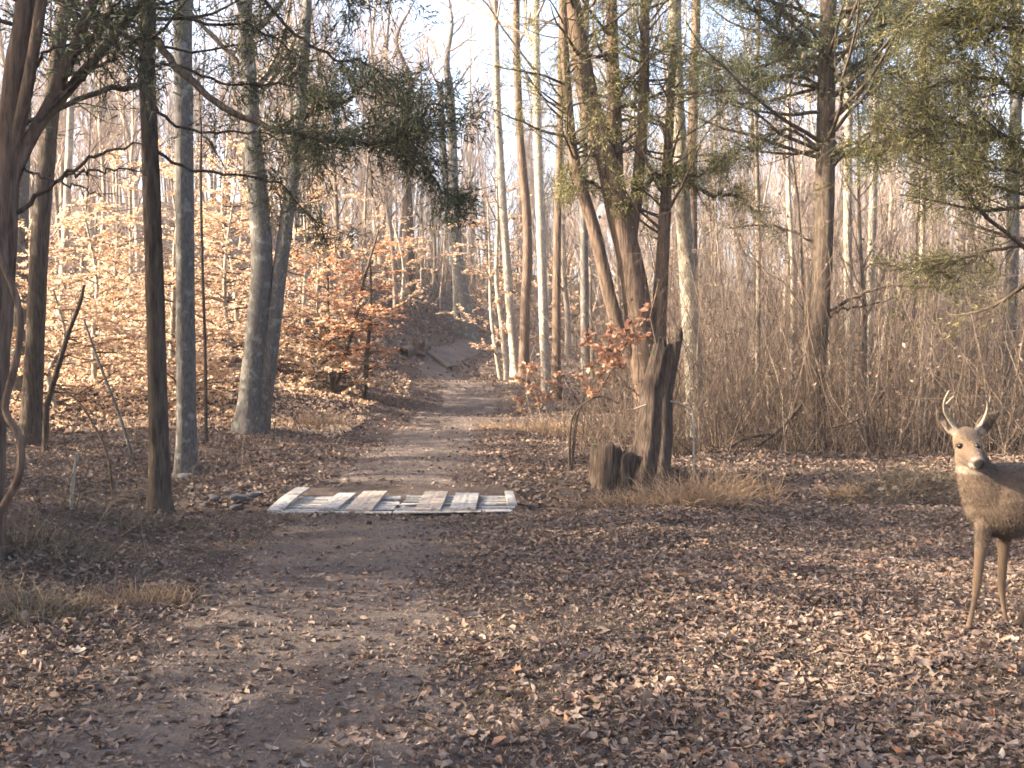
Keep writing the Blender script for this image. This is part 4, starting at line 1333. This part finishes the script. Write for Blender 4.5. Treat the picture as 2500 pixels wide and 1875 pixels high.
# ------------------------------------------------------------------ grass
def tuft(name, label, px, py, n, rad, h, mat='tuft', lean=0.95, seed=0, cat='grass tuft'):
    g = np.random.default_rng(4000 + seed)
    p = foot(px, py)
    q = np.clip(g.normal(0, 1, (n, 2)), -1.7, 1.7) * rad * [1.0, 0.5]
    st = np.stack([q[:, 0], q[:, 1], H(p[0] + q[:, 0], p[1] + q[:, 1]) - p[2] - 0.01], 1)
    d = unit(np.stack([q[:, 0] * 1.2 + g.normal(0, lean, n), q[:, 1] * 1.2 + g.normal(0, lean, n), np.ones(n)], 1))
    L = h * g.uniform(0.4, 1.1, n)
    P = grow(st, d, L, 5, 0.22, -0.12, g)
    w = g.uniform(0.0025, 0.005, n)[:, None] * np.linspace(1, 0.2, 5)[None]
    sd = unit(np.cross(d, g.normal(size=(n, 3))))[:, None]
    V = np.stack([P - sd * w[..., None], P + sd * w[..., None]], 2).reshape(-1, 3)
    b = np.arange(n)[:, None] * 10 + np.arange(4)[None] * 2
    F = np.stack([b, b + 1, b + 3, b + 2], -1).reshape(-1, 4)
    o = link(name, mesh_from(name, [(V, F)]), None, M[mat])
    o.location = p
    tag(o, label, cat)
    TREE_FOOT.append((p[0], p[1], 0.2))
    return o


tuft('grass_tuft', 'large tan tuft of dry grass right of the broken snag', 1700, 1225, 900, 0.26, 0.46, seed=1)
tuft('grass_tuft', 'tan dry grass in front of the thicket, beside the large tuft', 1800, 1215, 700, 0.25, 0.44, seed=2)
tuft('grass_tuft', 'low straw-coloured grass at the foot of the low stump', 1480, 1232, 500, 0.26, 0.24, seed=3)
tuft('grass_tuft', 'straw-coloured grass spilling before the broken snag', 1590, 1232, 500, 0.22, 0.26, seed=4)
tuft('grass_tuft', 'small pale tuft before the thicket, below the mottled trunks', 2065, 1215, 500, 0.10, 0.18, seed=5)
tuft('grass_tuft', 'rusty tuft of grass in the near left clearing', 345, 1478, 700, 0.17, 0.16, seed=6, lean=0.8)
tuft('grass_tuft', 'dark drooping weeds at the near left edge', 40, 1500, 700, 0.24, 0.32, 'grass', seed=7, lean=1.1)
tuft('grass_tuft', 'ragged weeds under the curved vine', 70, 1330, 450, 0.32, 0.32, 'grass', seed=8, lean=1.0)
tuft('grass_tuft', 'straw grass around the foot of the slim dark cedar', 330, 1285, 420, 0.32, 0.24, 'grass', seed=9, lean=1.0)
tuft('grass_tuft', 'golden tuft at the foot of the forked tree beside the path', 775, 1040, 700, 0.32, 0.42, seed=10)
tuft('grass_tuft', 'sunlit straw tuft on the little bank right of the path', 1290, 1052, 800, 0.55, 0.36, seed=11)
tuft('grass_tuft', 'sunlit straw grass on the little bank behind the bent sapling', 1400, 1060, 800, 0.6, 0.34, seed=12)
tuft('grass_tuft', 'dry weeds at the thicket edge behind the deer', 2300, 1190, 900, 0.5, 0.45, 'grass', seed=13)

g = np.random.default_rng(63)
n = 150000
yy = 3.2 + 9.0 * g.random(n) ** 0.8
xx = g.uniform(-0.58, 0.58, n) * (yy + 0.6)
dens = vnoise(xx, yy, 0.8, 11) * 0.6 + vnoise(xx, yy, 3.0, 12) * 0.5
k = (g.random(n) < np.clip(dens * 1.5 - 0.25, 0.1, 1)) & ((yy < 9.3) | (np.abs(xx + 1.27) > 1.3))
xx, yy = xx[k], yy[k]
n = len(xx)
st = np.stack([xx, yy, H(xx, yy) + 0.004], 1)
V, F = blades(st, unit(g.normal(0, 0.9, (n, 3)) * [1, 1, 0.3] + [0, 0, 0.75]), g.uniform(0.02, 0.06, n), g.uniform(0.003, 0.006, n), g)
o = link('short_grass', mesh_from('short_grass', [(V, F)], smooth=False), None, M['grass'])
tag(o, 'short withered grass across the clearing', 'grass', kind='stuff')

# ------------------------------------------------------------------ fallen leaves
g = np.random.default_rng(64)


def leaf_field(n, y0, y1, wid, smin, smax, tilt, power=1.0, crumbs=False):
    yy = y0 + (y1 - y0) * g.random(n) ** power
    xx = g.uniform(-wid, wid, n) * (yy + 1.0)
    off = np.abs(xx - path_x(yy)) / path_w(yy)
    trk = sstep(0.75, 1.5, off + 0.7 * (vnoise(xx, yy, 1.1, 21) - 0.5))
    dens = 0.10 + 0.90 * trk
    near = yy < 9.4
    cl = sstep(0.32, 0.62, vnoise(xx, yy, 0.55, 22) * 0.55 + vnoise(xx, yy, 1.7, 23) * 0.45 + 0.10 * np.clip(xx, -1, 2.5) / 2.5)
    dens = np.where((yy > 19) & (yy < 23.2) | (yy > 26) & (yy < 29.5), np.maximum(dens, 0.55), dens)
    dens = np.where(near, (0.28 + 0.72 * cl) * (0.52 + 0.48 * trk), np.where(yy < 17, np.maximum(dens, 0.22), np.maximum(dens, 0.13)))
    if crumbs:
        dens = 0.35 + 0.65 * vnoise(xx, yy, 2.2, 24)
    k = g.random(n) < dens
    k &= ~((yy > 9.35) & (yy < 11.2) & (np.abs(xx + 1.27) < 1.3) & (g.random(n) < 0.93))
    xx, yy = xx[k], yy[k]
    pos = np.stack([xx, yy, H(xx, yy) + g.uniform(0.006, 0.03, len(xx))], 1)
    sz = smin + (smax - smin) * g.random(len(xx)) ** 1.5
    if crumbs or y0 > 16:
        return leaf_batch(pos, sz, tilt, g, 0.14, 0.5)
    return leaf6_batch(pos, sz, tilt, g)


fields = [leaf_field(92000, 3.0, 9.4, 0.58, 0.018, 0.066, 0.30, 0.85), leaf_field(120000, 3.0, 9.4, 0.58, 0.010, 0.026, 0.5, 0.85, True), leaf_field(30000, 11.2, 24, 0.3, 0.018, 0.04, 0.5, 0.85, True), leaf_field(60000, 9.4, 17, 0.60, 0.03, 0.09, 0.4), leaf_field(52000, 17, 30, 0.60, 0.05, 0.11, 0.6), leaf_field(80000, 30, 66, 0.58, 0.10, 0.22, 0.6)]
lit = link('leaf_litter', mesh_from('leaf_litter', fields, smooth=False), ground, M['litter'])
lit['kind'] = 'stuff'
n = 26000                                      # beech leaves under the saplings, pale gold to paint sunlight onto the slope
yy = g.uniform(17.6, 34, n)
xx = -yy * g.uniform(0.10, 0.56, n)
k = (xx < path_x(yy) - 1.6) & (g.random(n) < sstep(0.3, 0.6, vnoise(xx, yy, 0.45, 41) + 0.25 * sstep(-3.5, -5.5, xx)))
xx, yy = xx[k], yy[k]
o = link('sun_tinted_beech_litter', mesh_from('sun_tinted_beech_litter', [leaf_batch(np.stack([xx, yy, H(xx, yy) + g.uniform(0.015, 0.05, len(xx))], 1), g.uniform(0.06, 0.12, len(xx)), 0.7, g, 0.2, 0.6)], smooth=False), ground, M['beech_gold'])
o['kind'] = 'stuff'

n = 2000                                       # fallen twigs and grass stalks among the leaves
yy = 3.2 + 12 * g.random(n) ** 1.2
xx = g.uniform(-0.56, 0.56, n) * yy
k = ~((yy > 9.3) & (yy < 10.9) & (np.abs(xx + 1.27) < 1.35))
xx, yy = xx[k], yy[k]
yw = g.uniform(0, 6.28, len(xx))
tp = grow(np.stack([xx, yy, H(xx, yy) + 0.02], 1), np.stack([np.cos(yw), np.sin(yw), g.normal(0.05, 0.12, len(xx))], 1), g.uniform(0.03, 0.16, len(xx)), 4, 0.16, 0.0, g)
o = link('twig_litter', mesh_from('twig_litter', [tubes(tp, np.full(tp.shape[:2], 0.0017) * g.uniform(0.5, 1.5, (len(xx), 1)), 4)]), ground, M['twig'])
o['kind'] = 'stuff'

# the nearest, largest leaves one by one
LV = []
for k in range(10):
    gg = np.random.default_rng(700 + k)
    lob = k % 2
    m = 7
    t = np.linspace(0, 1, m)
    w = 0.30 * np.sin(np.pi * t ** 0.85) + 0.02
    if lob:
        w *= np.where(np.arange(m) % 2, 1.25, 0.62)
    cx = gg.normal(0, 0.25)
    mid = np.stack([t - 0.5, np.zeros(m), 0.22 * (t - 0.5) ** 2 * gg.uniform(-0.5, 2.0) + 0.05 * np.sin(t * 5 + k)], 1)
    up = gg.uniform(0.1, 0.9)
    lft = mid + np.stack([np.full(m, 0.03), w, w * up], 1)
    rgt = mid + np.stack([np.full(m, 0.03), -w, w * (up + cx)], 1)
    V = np.concatenate([mid, lft, rgt])
    F = []
    for i in range(m - 1):
        F += [[i, i + 1, m + i + 1, m + i], [i + 1, i, 2 * m + i, 2 * m + i + 1]]
    me = mesh_from('leaf', [(V, np.array(F))])
    me.materials.append(M['litter'] if k < 7 else M['pale_leaf'])
    LV.append(me)


def obj_leaf_mat(name, stops):
    m, N, L = new_mat(name)
    out = N.new('ShaderNodeOutputMaterial')
    oi = N.new('ShaderNodeObjectInfo')
    r = ramp(N, stops)
    L.new(oi.outputs['Random'], r.inputs[0])
    p = N.new('ShaderNodeBsdfPrincipled')
    p.inputs['Roughness'].default_value = 0.75
    p.inputs['Specular IOR Level'].default_value = 0.25
    L.new(r.outputs[0], p.inputs['Base Color'])
    t = N.new('ShaderNodeBsdfTranslucent')
    L.new(r.outputs[0], t.inputs['Color'])
    mx = N.new('ShaderNodeMixShader')
    mx.inputs[0].default_value = 0.12
    L.new(p.outputs[0], mx.inputs[1]); L.new(t.outputs[0], mx.inputs[2])
    L.new(mx.outputs[0], out.inputs['Surface'])
    return m


M['leaf_each'] = obj_leaf_mat('leaf_each', LITTER)
for me in LV:
    me.materials.clear()
    me.materials.append(M['leaf_each'])
cnt = 0
while cnt < 300:
    y = 3.75 + 1.9 * g.random() ** 1.3
    x = g.uniform(-0.53, 0.53) * y
    if g.random() > 0.25 + 0.75 * float(sstep(0.36, 0.6, vnoise(x, y, 0.9, 22) * 0.6 + 0.16 * (x + 1) / 2 + 0.2)):
        continue
    o = bpy.data.objects.new('leaf', LV[int(g.integers(0, 10))])
    COL.objects.link(o)
    o.parent = ground
    s = g.uniform(0.05, 0.085)
    o.scale = (s, s, s)
    o.location = (x, y, float(H(x, y)) + 0.016)
    o.rotation_euler = (g.normal(0, 0.4), g.normal(0, 0.4), g.uniform(0, 6.28))
    cnt += 1

# ------------------------------------------------------------------ deer
YD = 5.33


def loft(centers, rw, rh, n=18, fwd=None):
    """closed tube with elliptical rings; rw: sideways radius, rh: radius in the plane of the bend"""
    C = np.asarray(centers, float)
    t = unit(np.gradient(C, axis=0))
    ref = np.asarray(fwd, float)
    s = unit(np.cross(t, ref[None]))
    h = np.cross(s, t)
    a = np.arange(n) * 2 * math.pi / n
    V = C[:, None] + np.asarray(rw)[:, None, None] * np.cos(a)[None, :, None] * s[:, None] + np.asarray(rh)[:, None, None] * np.sin(a)[None, :, None] * h[:, None]
    K = len(C)
    V = np.concatenate([V.reshape(-1, 3), C[:1], C[-1:]])
    i = np.arange(n); i2 = (i + 1) % n
    faces = []
    for k in range(K - 1):
        for q in range(n):
            faces.append((k * n + q, k * n + (q + 1) % n, (k + 1) * n + (q + 1) % n, (k + 1) * n + q))
    for q in range(n):
        faces.append(((q + 1) % n, q, K * n))
        faces.append(((K - 1) * n + q, (K - 1) * n + (q + 1) % n, K * n + 1))
    return V, faces


def densify(c, K):
    c = np.asarray(c, float)
    return smooth_line(c, K)


def gz(x, y):
    return float(H(x, y))


X0 = at(2390, 1200, YD)[0]
g0 = gz(X0 + 0.1, YD)
lofts = []
# trunk of the body: chest at the left, rump out of the picture at the right and a little farther away
body = np.array([  # along, height, sideways radius, vertical radius
    [-0.035, 0.735, 0.03, 0.05], [-0.01, 0.725, 0.080, 0.12], [0.05, 0.718, 0.118, 0.178], [0.12, 0.715, 0.145, 0.202], [0.26, 0.71, 0.155, 0.205],
    [0.42, 0.715, 0.16, 0.195], [0.58, 0.735, 0.15, 0.175], [0.72, 0.755, 0.145, 0.165], [0.84, 0.765, 0.135, 0.155], [0.93, 0.76, 0.10, 0.12], [0.98, 0.755, 0.04, 0.05]])
bd = densify(body, 30)
cen = np.stack([X0 + bd[:, 0], YD + 0.03 + 0.10 * bd[:, 0], g0 + bd[:, 1]], 1)
lofts.append(loft(cen, np.abs(bd[:, 2]), np.abs(bd[:, 3]), 24, (0, 0, 1)))
# neck
nk = densify([[*at(2436, 1235, YD + 0.05), 0.135, 0.165], [*at(2408, 1200, YD + 0.03), 0.115, 0.140], [*at(2384, 1160, YD + 0.02), 0.088, 0.104], [*at(2368, 1120, YD + 0.03), 0.070, 0.080], [*at(2362, 1085, YD + 0.03), 0.056, 0.060]], 14)
lofts.append(loft(nk[:, :3], nk[:, 3], nk[:, 4], 20, (1, 0, 0.001)))
# head, turned to the lens
hd = densify([[*at(2355, 1052, YD + 0.065), 0.030, 0.030], [*at(2357, 1062, YD + 0.04), 0.060, 0.056], [*at(2361, 1078, YD - 0.005), 0.072, 0.066], [*at(2366, 1094, YD - 0.05), 0.066, 0.062],
              [*at(2374, 1109, YD - 0.10), 0.050, 0.052], [*at(2382, 1121, YD - 0.145), 0.037, 0.040], [*at(2388, 1130, YD - 0.185), 0.034, 0.035], [*at(2392, 1136, YD - 0.205), 0.026, 0.027], [*at(2393, 1138, YD - 0.214), 0.010, 0.010]], 22)
lofts.append(loft(hd[:, :3], np.abs(hd[:, 3]), np.abs(hd[:, 4]), 20, (0, 0, 1)))
# brow ridges and jaw
for px in (2343, 2384):
    c = at(px, 1079, YD - 0.035)
    lofts.append(loft([c + [0, .025, .012], c + [0, .0, .006], c + [0, -.02, -.012]], [.012, .022, .010], [.010, .018, .008], 12, (0, 0, 1)))
c0, c1 = at(2358, 1115, YD + 0.0), at(2384, 1140, YD - 0.165)
lofts.append(loft([c0, c0 * .6 + c1 * .4, c1 * .9 + c0 * .1, c1], [.045, .038, .022, .010], [.038, .030, .018, .008], 14, (0, 0, 1)))
# ears
def ear(a, b, side):
    a, b = np.asarray(a), np.asarray(b)
    tt = np.linspace(0, 1, 9)
    c = a + (b - a) * tt[:, None] + np.array([0, 0.018, 0.008]) * np.sin(tt * math.pi)[:, None]
    w = np.array([.018, .030, .040, .045, .045, .040, .031, .019, .006])
    return loft(c, w, np.full(9, 0.0105) * np.linspace(1.3, .8, 9), 14, (0.15 * side, -1, 0.1))


lofts.append(ear(at(2338, 1062, YD + 0.03), at(2286, 1004, YD + 0.02), -1))
lofts.append(ear(at(2384, 1062, YD + 0.03), at(2438, 1006, YD + 0.035), 1))
# legs
def leg(pts, rad, fwd=(1, 0, 0)):
    a = densify(np.array([[*p, r] for p, r in zip(pts, rad)]), 26)
    lofts.append(loft(a[:, :3], a[:, 3] * 0.86, a[:, 3], 12, fwd))


def hoof_z(p):
    return np.array([p[0], p[1], gz(p[0], p[1]) + 0.012])


leg([at(2405, 1262, YD + .0), at(2398, 1315, YD - .01), at(2391, 1370, YD - .02), at(2385, 1430, YD - .03), at(2378, 1470, YD - .03), at(2369, 1512, YD - .04), at(2365, 1532, YD - .045), hoof_z(at(2356, 1550, YD - .07))],
    [.060, .041, .0275, .0235, .0155, .0140, .0185, .0195])
leg([at(2448, 1270, YD + .14), at(2450, 1320, YD + .13), at(2448, 1370, YD + .12), at(2445, 1428, YD + .12), at(2449, 1470, YD + .12), at(2455, 1510, YD + .12), at(2457, 1528, YD + .115), hoof_z(at(2455, 1546, YD + .10))],
    [.056, .039, .0265, .0225, .0150, .0135, .0175, .0190])
xr = X0 + 0.80
hz = at(2482, 1538, YD + .02)
leg([(xr, YD + .06, g0 + .72), (xr - .03, YD + .03, g0 + .60), (xr - .10, YD + .02, g0 + .50), (xr - .10, YD + .02, g0 + .40), (xr - .16, YD + .02, g0 + .34), (hz[0] + .10, YD + .02, g0 + .16), (hz[0] + .025, YD + .02, g0 + .06), hoof_z((hz[0], YD + .01))],
    [.13, .12, .075, .046, .034, .020, .023, .022])
leg([(xr, YD + .19, g0 + .72), (xr - .02, YD + .20, g0 + .60), (xr - .02, YD + .20, g0 + .48), (xr + .07, YD + .20, g0 + .38), (xr + .12, YD + .20, g0 + .32), (xr + .09, YD + .20, g0 + .15), (xr + .075, YD + .20, g0 + .06), hoof_z((xr + .05, YD + .19))],
    [.13, .11, .07, .040, .032, .019, .022, .022])
# tail
lofts.append(loft([(X0 + .96, YD + .12, g0 + .82), (X0 + 1.01, YD + .125, g0 + .76), (X0 + 1.03, YD + .13, g0 + .66), (X0 + 1.02, YD + .13, g0 + .60)], [.03, .04, .035, .008], [.03, .022, .018, .006], 10, (0, 1, 0)))
bm = bmesh.new()
for V, Fs in lofts:
    vs = [bm.verts.new(v) for v in V]
    for f in Fs:
        bm.faces.new([vs[q] for q in f])
bmesh.ops.recalc_face_normals(bm, faces=bm.faces)
tmp = bpy.data.meshes.new('deer_raw')
bm.to_mesh(tmp); bm.free()
to = bpy.data.objects.new('deer_raw', tmp)
COL.objects.link(to)
md = to.modifiers.new('remesh', 'REMESH')
md.mode = 'VOXEL'
md.voxel_size = 0.0058
ms = to.modifiers.new('smooth', 'SMOOTH')
ms.factor = 0.5
ms.iterations = 3
dg = bpy.context.evaluated_depsgraph_get()
dme = bpy.data.meshes.new_from_object(to.evaluated_get(dg))
bpy.data.objects.remove(to)
nV = len(dme.vertices)
co = np.empty(nV * 3, np.float32)
dme.vertices.foreach_get('co', co)
co = co.reshape(-1, 3).astype(float)


def blob(c, r, soft=0.35):
    d = np.linalg.norm((co - np.asarray(c)) / np.asarray(r), axis=1)
    return sstep(1 + soft, 1 - soft, d)[:, None]


def mixc(c, col, w):
    return c * (1 - w) + np.asarray(col) * w


hgt = co[:, 2:3] - g0
colr = np.tile([[0.200, 0.150, 0.112]], (nV, 1))
colr = mixc(colr, (0.115, 0.088, 0.068), sstep(0.78, 0.91, hgt) * (co[:, 0:1] > X0 - 0.02) * sstep(X0 - 0.02, X0 + 0.1, co[:, 0:1]))
colr = mixc(colr, (0.22, 0.155, 0.105), sstep(0.50, 0.40, hgt))                        # tan legs
colr = mixc(colr, (0.095, 0.070, 0.055), 0.8 * blob(at(2412, 1302, YD), (.10, .12, .050), 0.8))      # dark brisket
colr = mixc(colr, (0.50, 0.45, 0.39), blob([X0 + .5, YD + .08, g0 + .53], (.30, .14, .045)))  # pale belly
colr = mixc(colr, (0.26, 0.185, 0.125), blob(at(2366, 1090, YD - .03), (.10, .12, .08)))
colr = mixc(colr, (0.10, 0.075, 0.057), blob(at(2366, 1064, YD - .04), (.045, .09, .042), 0.6))   # dark crown
colr = mixc(colr, (0.20, 0.16, 0.13), blob(at(2381, 1108, YD - .13), (.018, .05, .03)))
colr = mixc(colr, (0.46, 0.40, 0.34), blob(at(2360, 1148, YD - .03), (.070, .14, .020), 0.6))       # white throat
colr = mixc(colr, (0.50, 0.45, 0.40), blob(at(2374, 1136, YD - .16), (.030, .045, .013)))
colr = mixc(colr, (0.36, 0.31, 0.27), blob(at(2383, 1121, YD - .185), (.030, .022, .010)))     # pale muzzle band
for px in (2344, 2389):
    colr = mixc(colr, (0.075, 0.055, 0.045), blob(at(px, 1089, YD - .05), (.024, .04, .020)))
for px in (2340, 2394):
    colr = mixc(colr, (0.33, 0.25, 0.19), 0.7 * blob(at(px, 1102, YD - .06), (.030, .03, .020)))
for px, py, sx in ((2316, 1040, -1), (2409, 1040, 1)):
    front = (co[:, 1:2] < YD + 0.036)
    colr = mixc(colr, (0.62, 0.52, 0.44), blob(at(px + sx * 2, py + 2, YD + .02), (.045, .05, .060)) * front)
    colr = mixc(colr, (0.16, 0.12, 0.10), blob(at(px + sx * -2, py - 4, YD + .02), (.016, .05, .034)) * front)
colr = mixc(colr, (0.015, 0.014, 0.014), blob(at(2392, 1133, YD - .205), (.031, .036, .027), 0.2))      # nose
for lx, ly in ((2357, 1548), (2455, 1545)):
    p = at(lx, ly, YD)
    colr = mixc(colr, (0.03, 0.025, 0.022), blob([p[0], YD + .03, g0 + .0], (.05, .2, .034)))
colr = mixc(colr, (0.03, 0.025, 0.022), sstep(0.045, 0.03, hgt))
for k in range(1):
    colr *= np.array([0.42, 0.385, 0.36])
    colr *= 1 + 0.10 * (vnoise(co[:, 0] + co[:, 1], co[:, 2], 45, 31)[:, None] - 0.5) + 0.16 * (vnoise(co[:, 0] * 2 + co[:, 1], co[:, 2] * .6, 130, 32)[:, None] - 0.5)
at_ = dme.color_attributes.new('col', 'FLOAT_COLOR', 'POINT')
at_.data.foreach_set('color', np.concatenate([colr, np.ones((nV, 1))], 1).astype(np.float32).ravel())
dme.polygons.foreach_set('use_smooth', np.full(len(dme.polygons), True))
m, N, L = new_mat('deer_fur')
out = N.new('ShaderNodeOutputMaterial')
p = N.new('ShaderNodeBsdfPrincipled')
vc = N.new('ShaderNodeVertexColor')
vc.layer_name = 'col'
p.inputs['Roughness'].default_value = 0.8
p.inputs['Specular IOR Level'].default_value = 0.2
p.inputs['Sheen Weight'].default_value = 0.08
p.inputs['Sheen Roughness'].default_value = 0.5
L.new(vc.outputs[0], p.inputs['Base Color'])
tc = N.new('ShaderNodeTexCoord')
mp = N.new('ShaderNodeMapping')
mp.inputs['Scale'].default_value = (260, 260, 90)
nz = N.new('ShaderNodeTexNoise')
nz.inputs['Scale'].default_value = 1.0
nz.inputs['Detail'].default_value = 4
L.new(tc.outputs['Object'], mp.inputs['Vector'])
L.new(mp.outputs[0], nz.inputs['Vector'])
bp = N.new('ShaderNodeBump')
bp.inputs['Strength'].default_value = 0.5
bp.inputs['Distance'].default_value = 0.01
L.new(nz.outputs['Fac'], bp.inputs['Height'])
L.new(bp.outputs[0], p.inputs['Normal'])
L.new(p.outputs[0], out.inputs['Surface'])
M['fur'] = m
deer_base = np.array([X0 + 0.1, YD, g0])
deer = empty('deer', deer_base)
tag(deer, 'young antlered buck standing at the right edge, looking at the camera', 'deer')
co -= deer_base
dme.vertices.foreach_set('co', co.astype(np.float32).ravel())
coat_col = colr.copy()
dme.materials.clear()
dme.update()
link('body', dme, deer, M['fur'])
# short coat hair that breaks the outline
gh = np.random.default_rng(91)
nrm_ = np.empty(nV * 3, np.float32)
dme.vertices.foreach_get('normal', nrm_)
nrm_ = nrm_.reshape(-1, 3).astype(float)
hz_ = co[:, 2]
hairy = (hz_ > 0.06) & (np.linalg.norm(co + deer_base - at(2392, 1134, YD - .208), axis=1) > 0.048)
cand = np.nonzero(hairy)[0]
pick = gh.choice(cand, 90000)
onhead = np.linalg.norm((co[pick] + deer_base - at(2366, 1085, YD - .04)) / [.12, .22, .12], axis=1) < 1
flow = np.tile([[0.55, 0.05, -0.75]], (len(pick), 1))
flow[onhead] = [-0.1, 0.75, 0.45]
ln = np.where(onhead, 0.006, np.where(hz_[pick] < 0.47, 0.0045, 0.017)) * gh.uniform(0.6, 1.3, len(pick))
dr = unit(nrm_[pick] * 0.42 + flow * 0.75 + gh.normal(0, 0.22, (len(pick), 3)))
Vh, Fh = blades(co[pick] + gh.normal(0, 0.002, (len(pick), 3)) - nrm_[pick] * 0.001, dr, ln, np.full(len(pick), 0.0022), gh)
ch_ = np.repeat(coat_col[pick] * gh.uniform(0.55, 1.55, (len(pick), 1)), 3, 0)
coat = link('coat', mesh_from('coat', [(Vh, Fh)], smooth=False, attr=np.concatenate([ch_, np.ones((len(ch_), 1))], 1)), deer, M['fur'])
coat['kind'] = 'stuff'


def simple_mat(name, col, rough, spec=0.5):
    m, N, L = new_mat(name)
    out = N.new('ShaderNodeOutputMaterial')
    p = N.new('ShaderNodeBsdfPrincipled')
    p.inputs['Base Color'].default_value = (*col, 1)
    p.inputs['Roughness'].default_value = rough
    p.inputs['Specular IOR Level'].default_value = spec
    L.new(p.outputs[0], out.inputs['Surface'])
    return m


M['eye'] = simple_mat('eye', (0.008, 0.006, 0.005), 0.3, 0.25)
M['antler'] = bark_mat('antler', (0.15, 0.12, 0.088), (0.31, 0.26, 0.205), 30, 0.5, bump=0.3)
for px, py, dy in ((2344, 1089, -0.052), (2386, 1089, -0.046)):
    dv = co + deer_base
    ppx = 1250 + FPX * dv[:, 0] / dv[:, 1]
    ref_ = at(px, py, YD)
    near = (np.abs(dv[:, 0] - ref_[0] * dv[:, 1] / YD) < 0.007) & (np.abs(dv[:, 2] - (CAM_H + (ref_[2] - CAM_H) * dv[:, 1] / YD)) < 0.007)
    c = at(px, py, dv[near, 1].min() + 0.006) if near.any() else at(px, py, YD + dy)
    bm = bmesh.new()
    bmesh.ops.create_uvsphere(bm, u_segments=16, v_segments=10, radius=0.0155)
    me = bpy.data.meshes.new('eye')
    bm.to_mesh(me); bm.free()
    me.polygons.foreach_set('use_smooth', np.full(len(me.polygons), True))
    e = link('eye', me, deer, M['eye'])
    e.location = c - deer_base
for main, tines in (([(2347, 1060, .03), (2328, 1040, .03), (2310, 1012, .01), (2305, 990, -.03), (2309, 970, -.07), (2318, 953, -.10)], [[(2307, 992, -.02), (2318, 978, -.04), (2329, 966, -.05)]]),
                    ([(2370, 1060, .03), (2390, 1043, .03), (2405, 1018, .01), (2412, 992, -.03), (2409, 975, -.07), (2393, 962, -.11)], [[(2411, 995, -.02), (2416, 980, -.03), (2418, 966, -.04)]])):
    ch = []
    q = smooth_line(np.array([at(a, b_, YD + d_) for a, b_, d_ in main]), 20)
    r = np.linspace(0.0125, 0.0045, 20)
    r[:2] = 0.015
    ch.append(tubes(q[None], r[None], 10))
    ant = link('antler', mesh_from('antler', rel(ch, deer_base)), deer, M['antler'])
    for t_ in tines:
        q = smooth_line(np.array([at(a, b_, YD + d_) for a, b_, d_ in t_]), 10)
        link('tine', mesh_from('tine', rel([tubes(q[None], np.linspace(0.008, 0.002, 10)[None], 8)], deer_base)), ant, M['antler'])

# ------------------------------------------------------------------ air
bpy.context.view_layer.update()
zmax = max((o.matrix_world @ Vector(c)).z for o in bpy.data.objects if o.type == 'MESH' for c in o.bound_box) + 0.5
bx0, bx1, by0, by1, bz0, bz1 = -124, 124, -44, 174, float(GZ.min()) - 1.0, zmax
v = [(x, y, z) for z in (bz0, bz1) for y in (by0, by1) for x in (bx0, bx1)]
hz_me = bpy.data.meshes.new('haze')
hz_me.from_pydata(v, [], [(0, 2, 3, 1), (4, 5, 7, 6), (0, 1, 5, 4), (2, 6, 7, 3), (0, 4, 6, 2), (1, 3, 7, 5)])
m, N, L = new_mat('haze')
out = N.new('ShaderNodeOutputMaterial')
pv = N.new('ShaderNodeVolumePrincipled')
pv.inputs['Color'].default_value = (0.93, 0.90, 0.93, 1)
pv.inputs['Density'].default_value = 0.0007
pv.inputs['Anisotropy'].default_value = 0.0
L.new(pv.outputs[0], out.inputs['Volume'])
hz_o = link('haze', hz_me, None, m)
tag(hz_o, 'thin pale morning haze hanging in the woods', 'haze', kind='stuff')
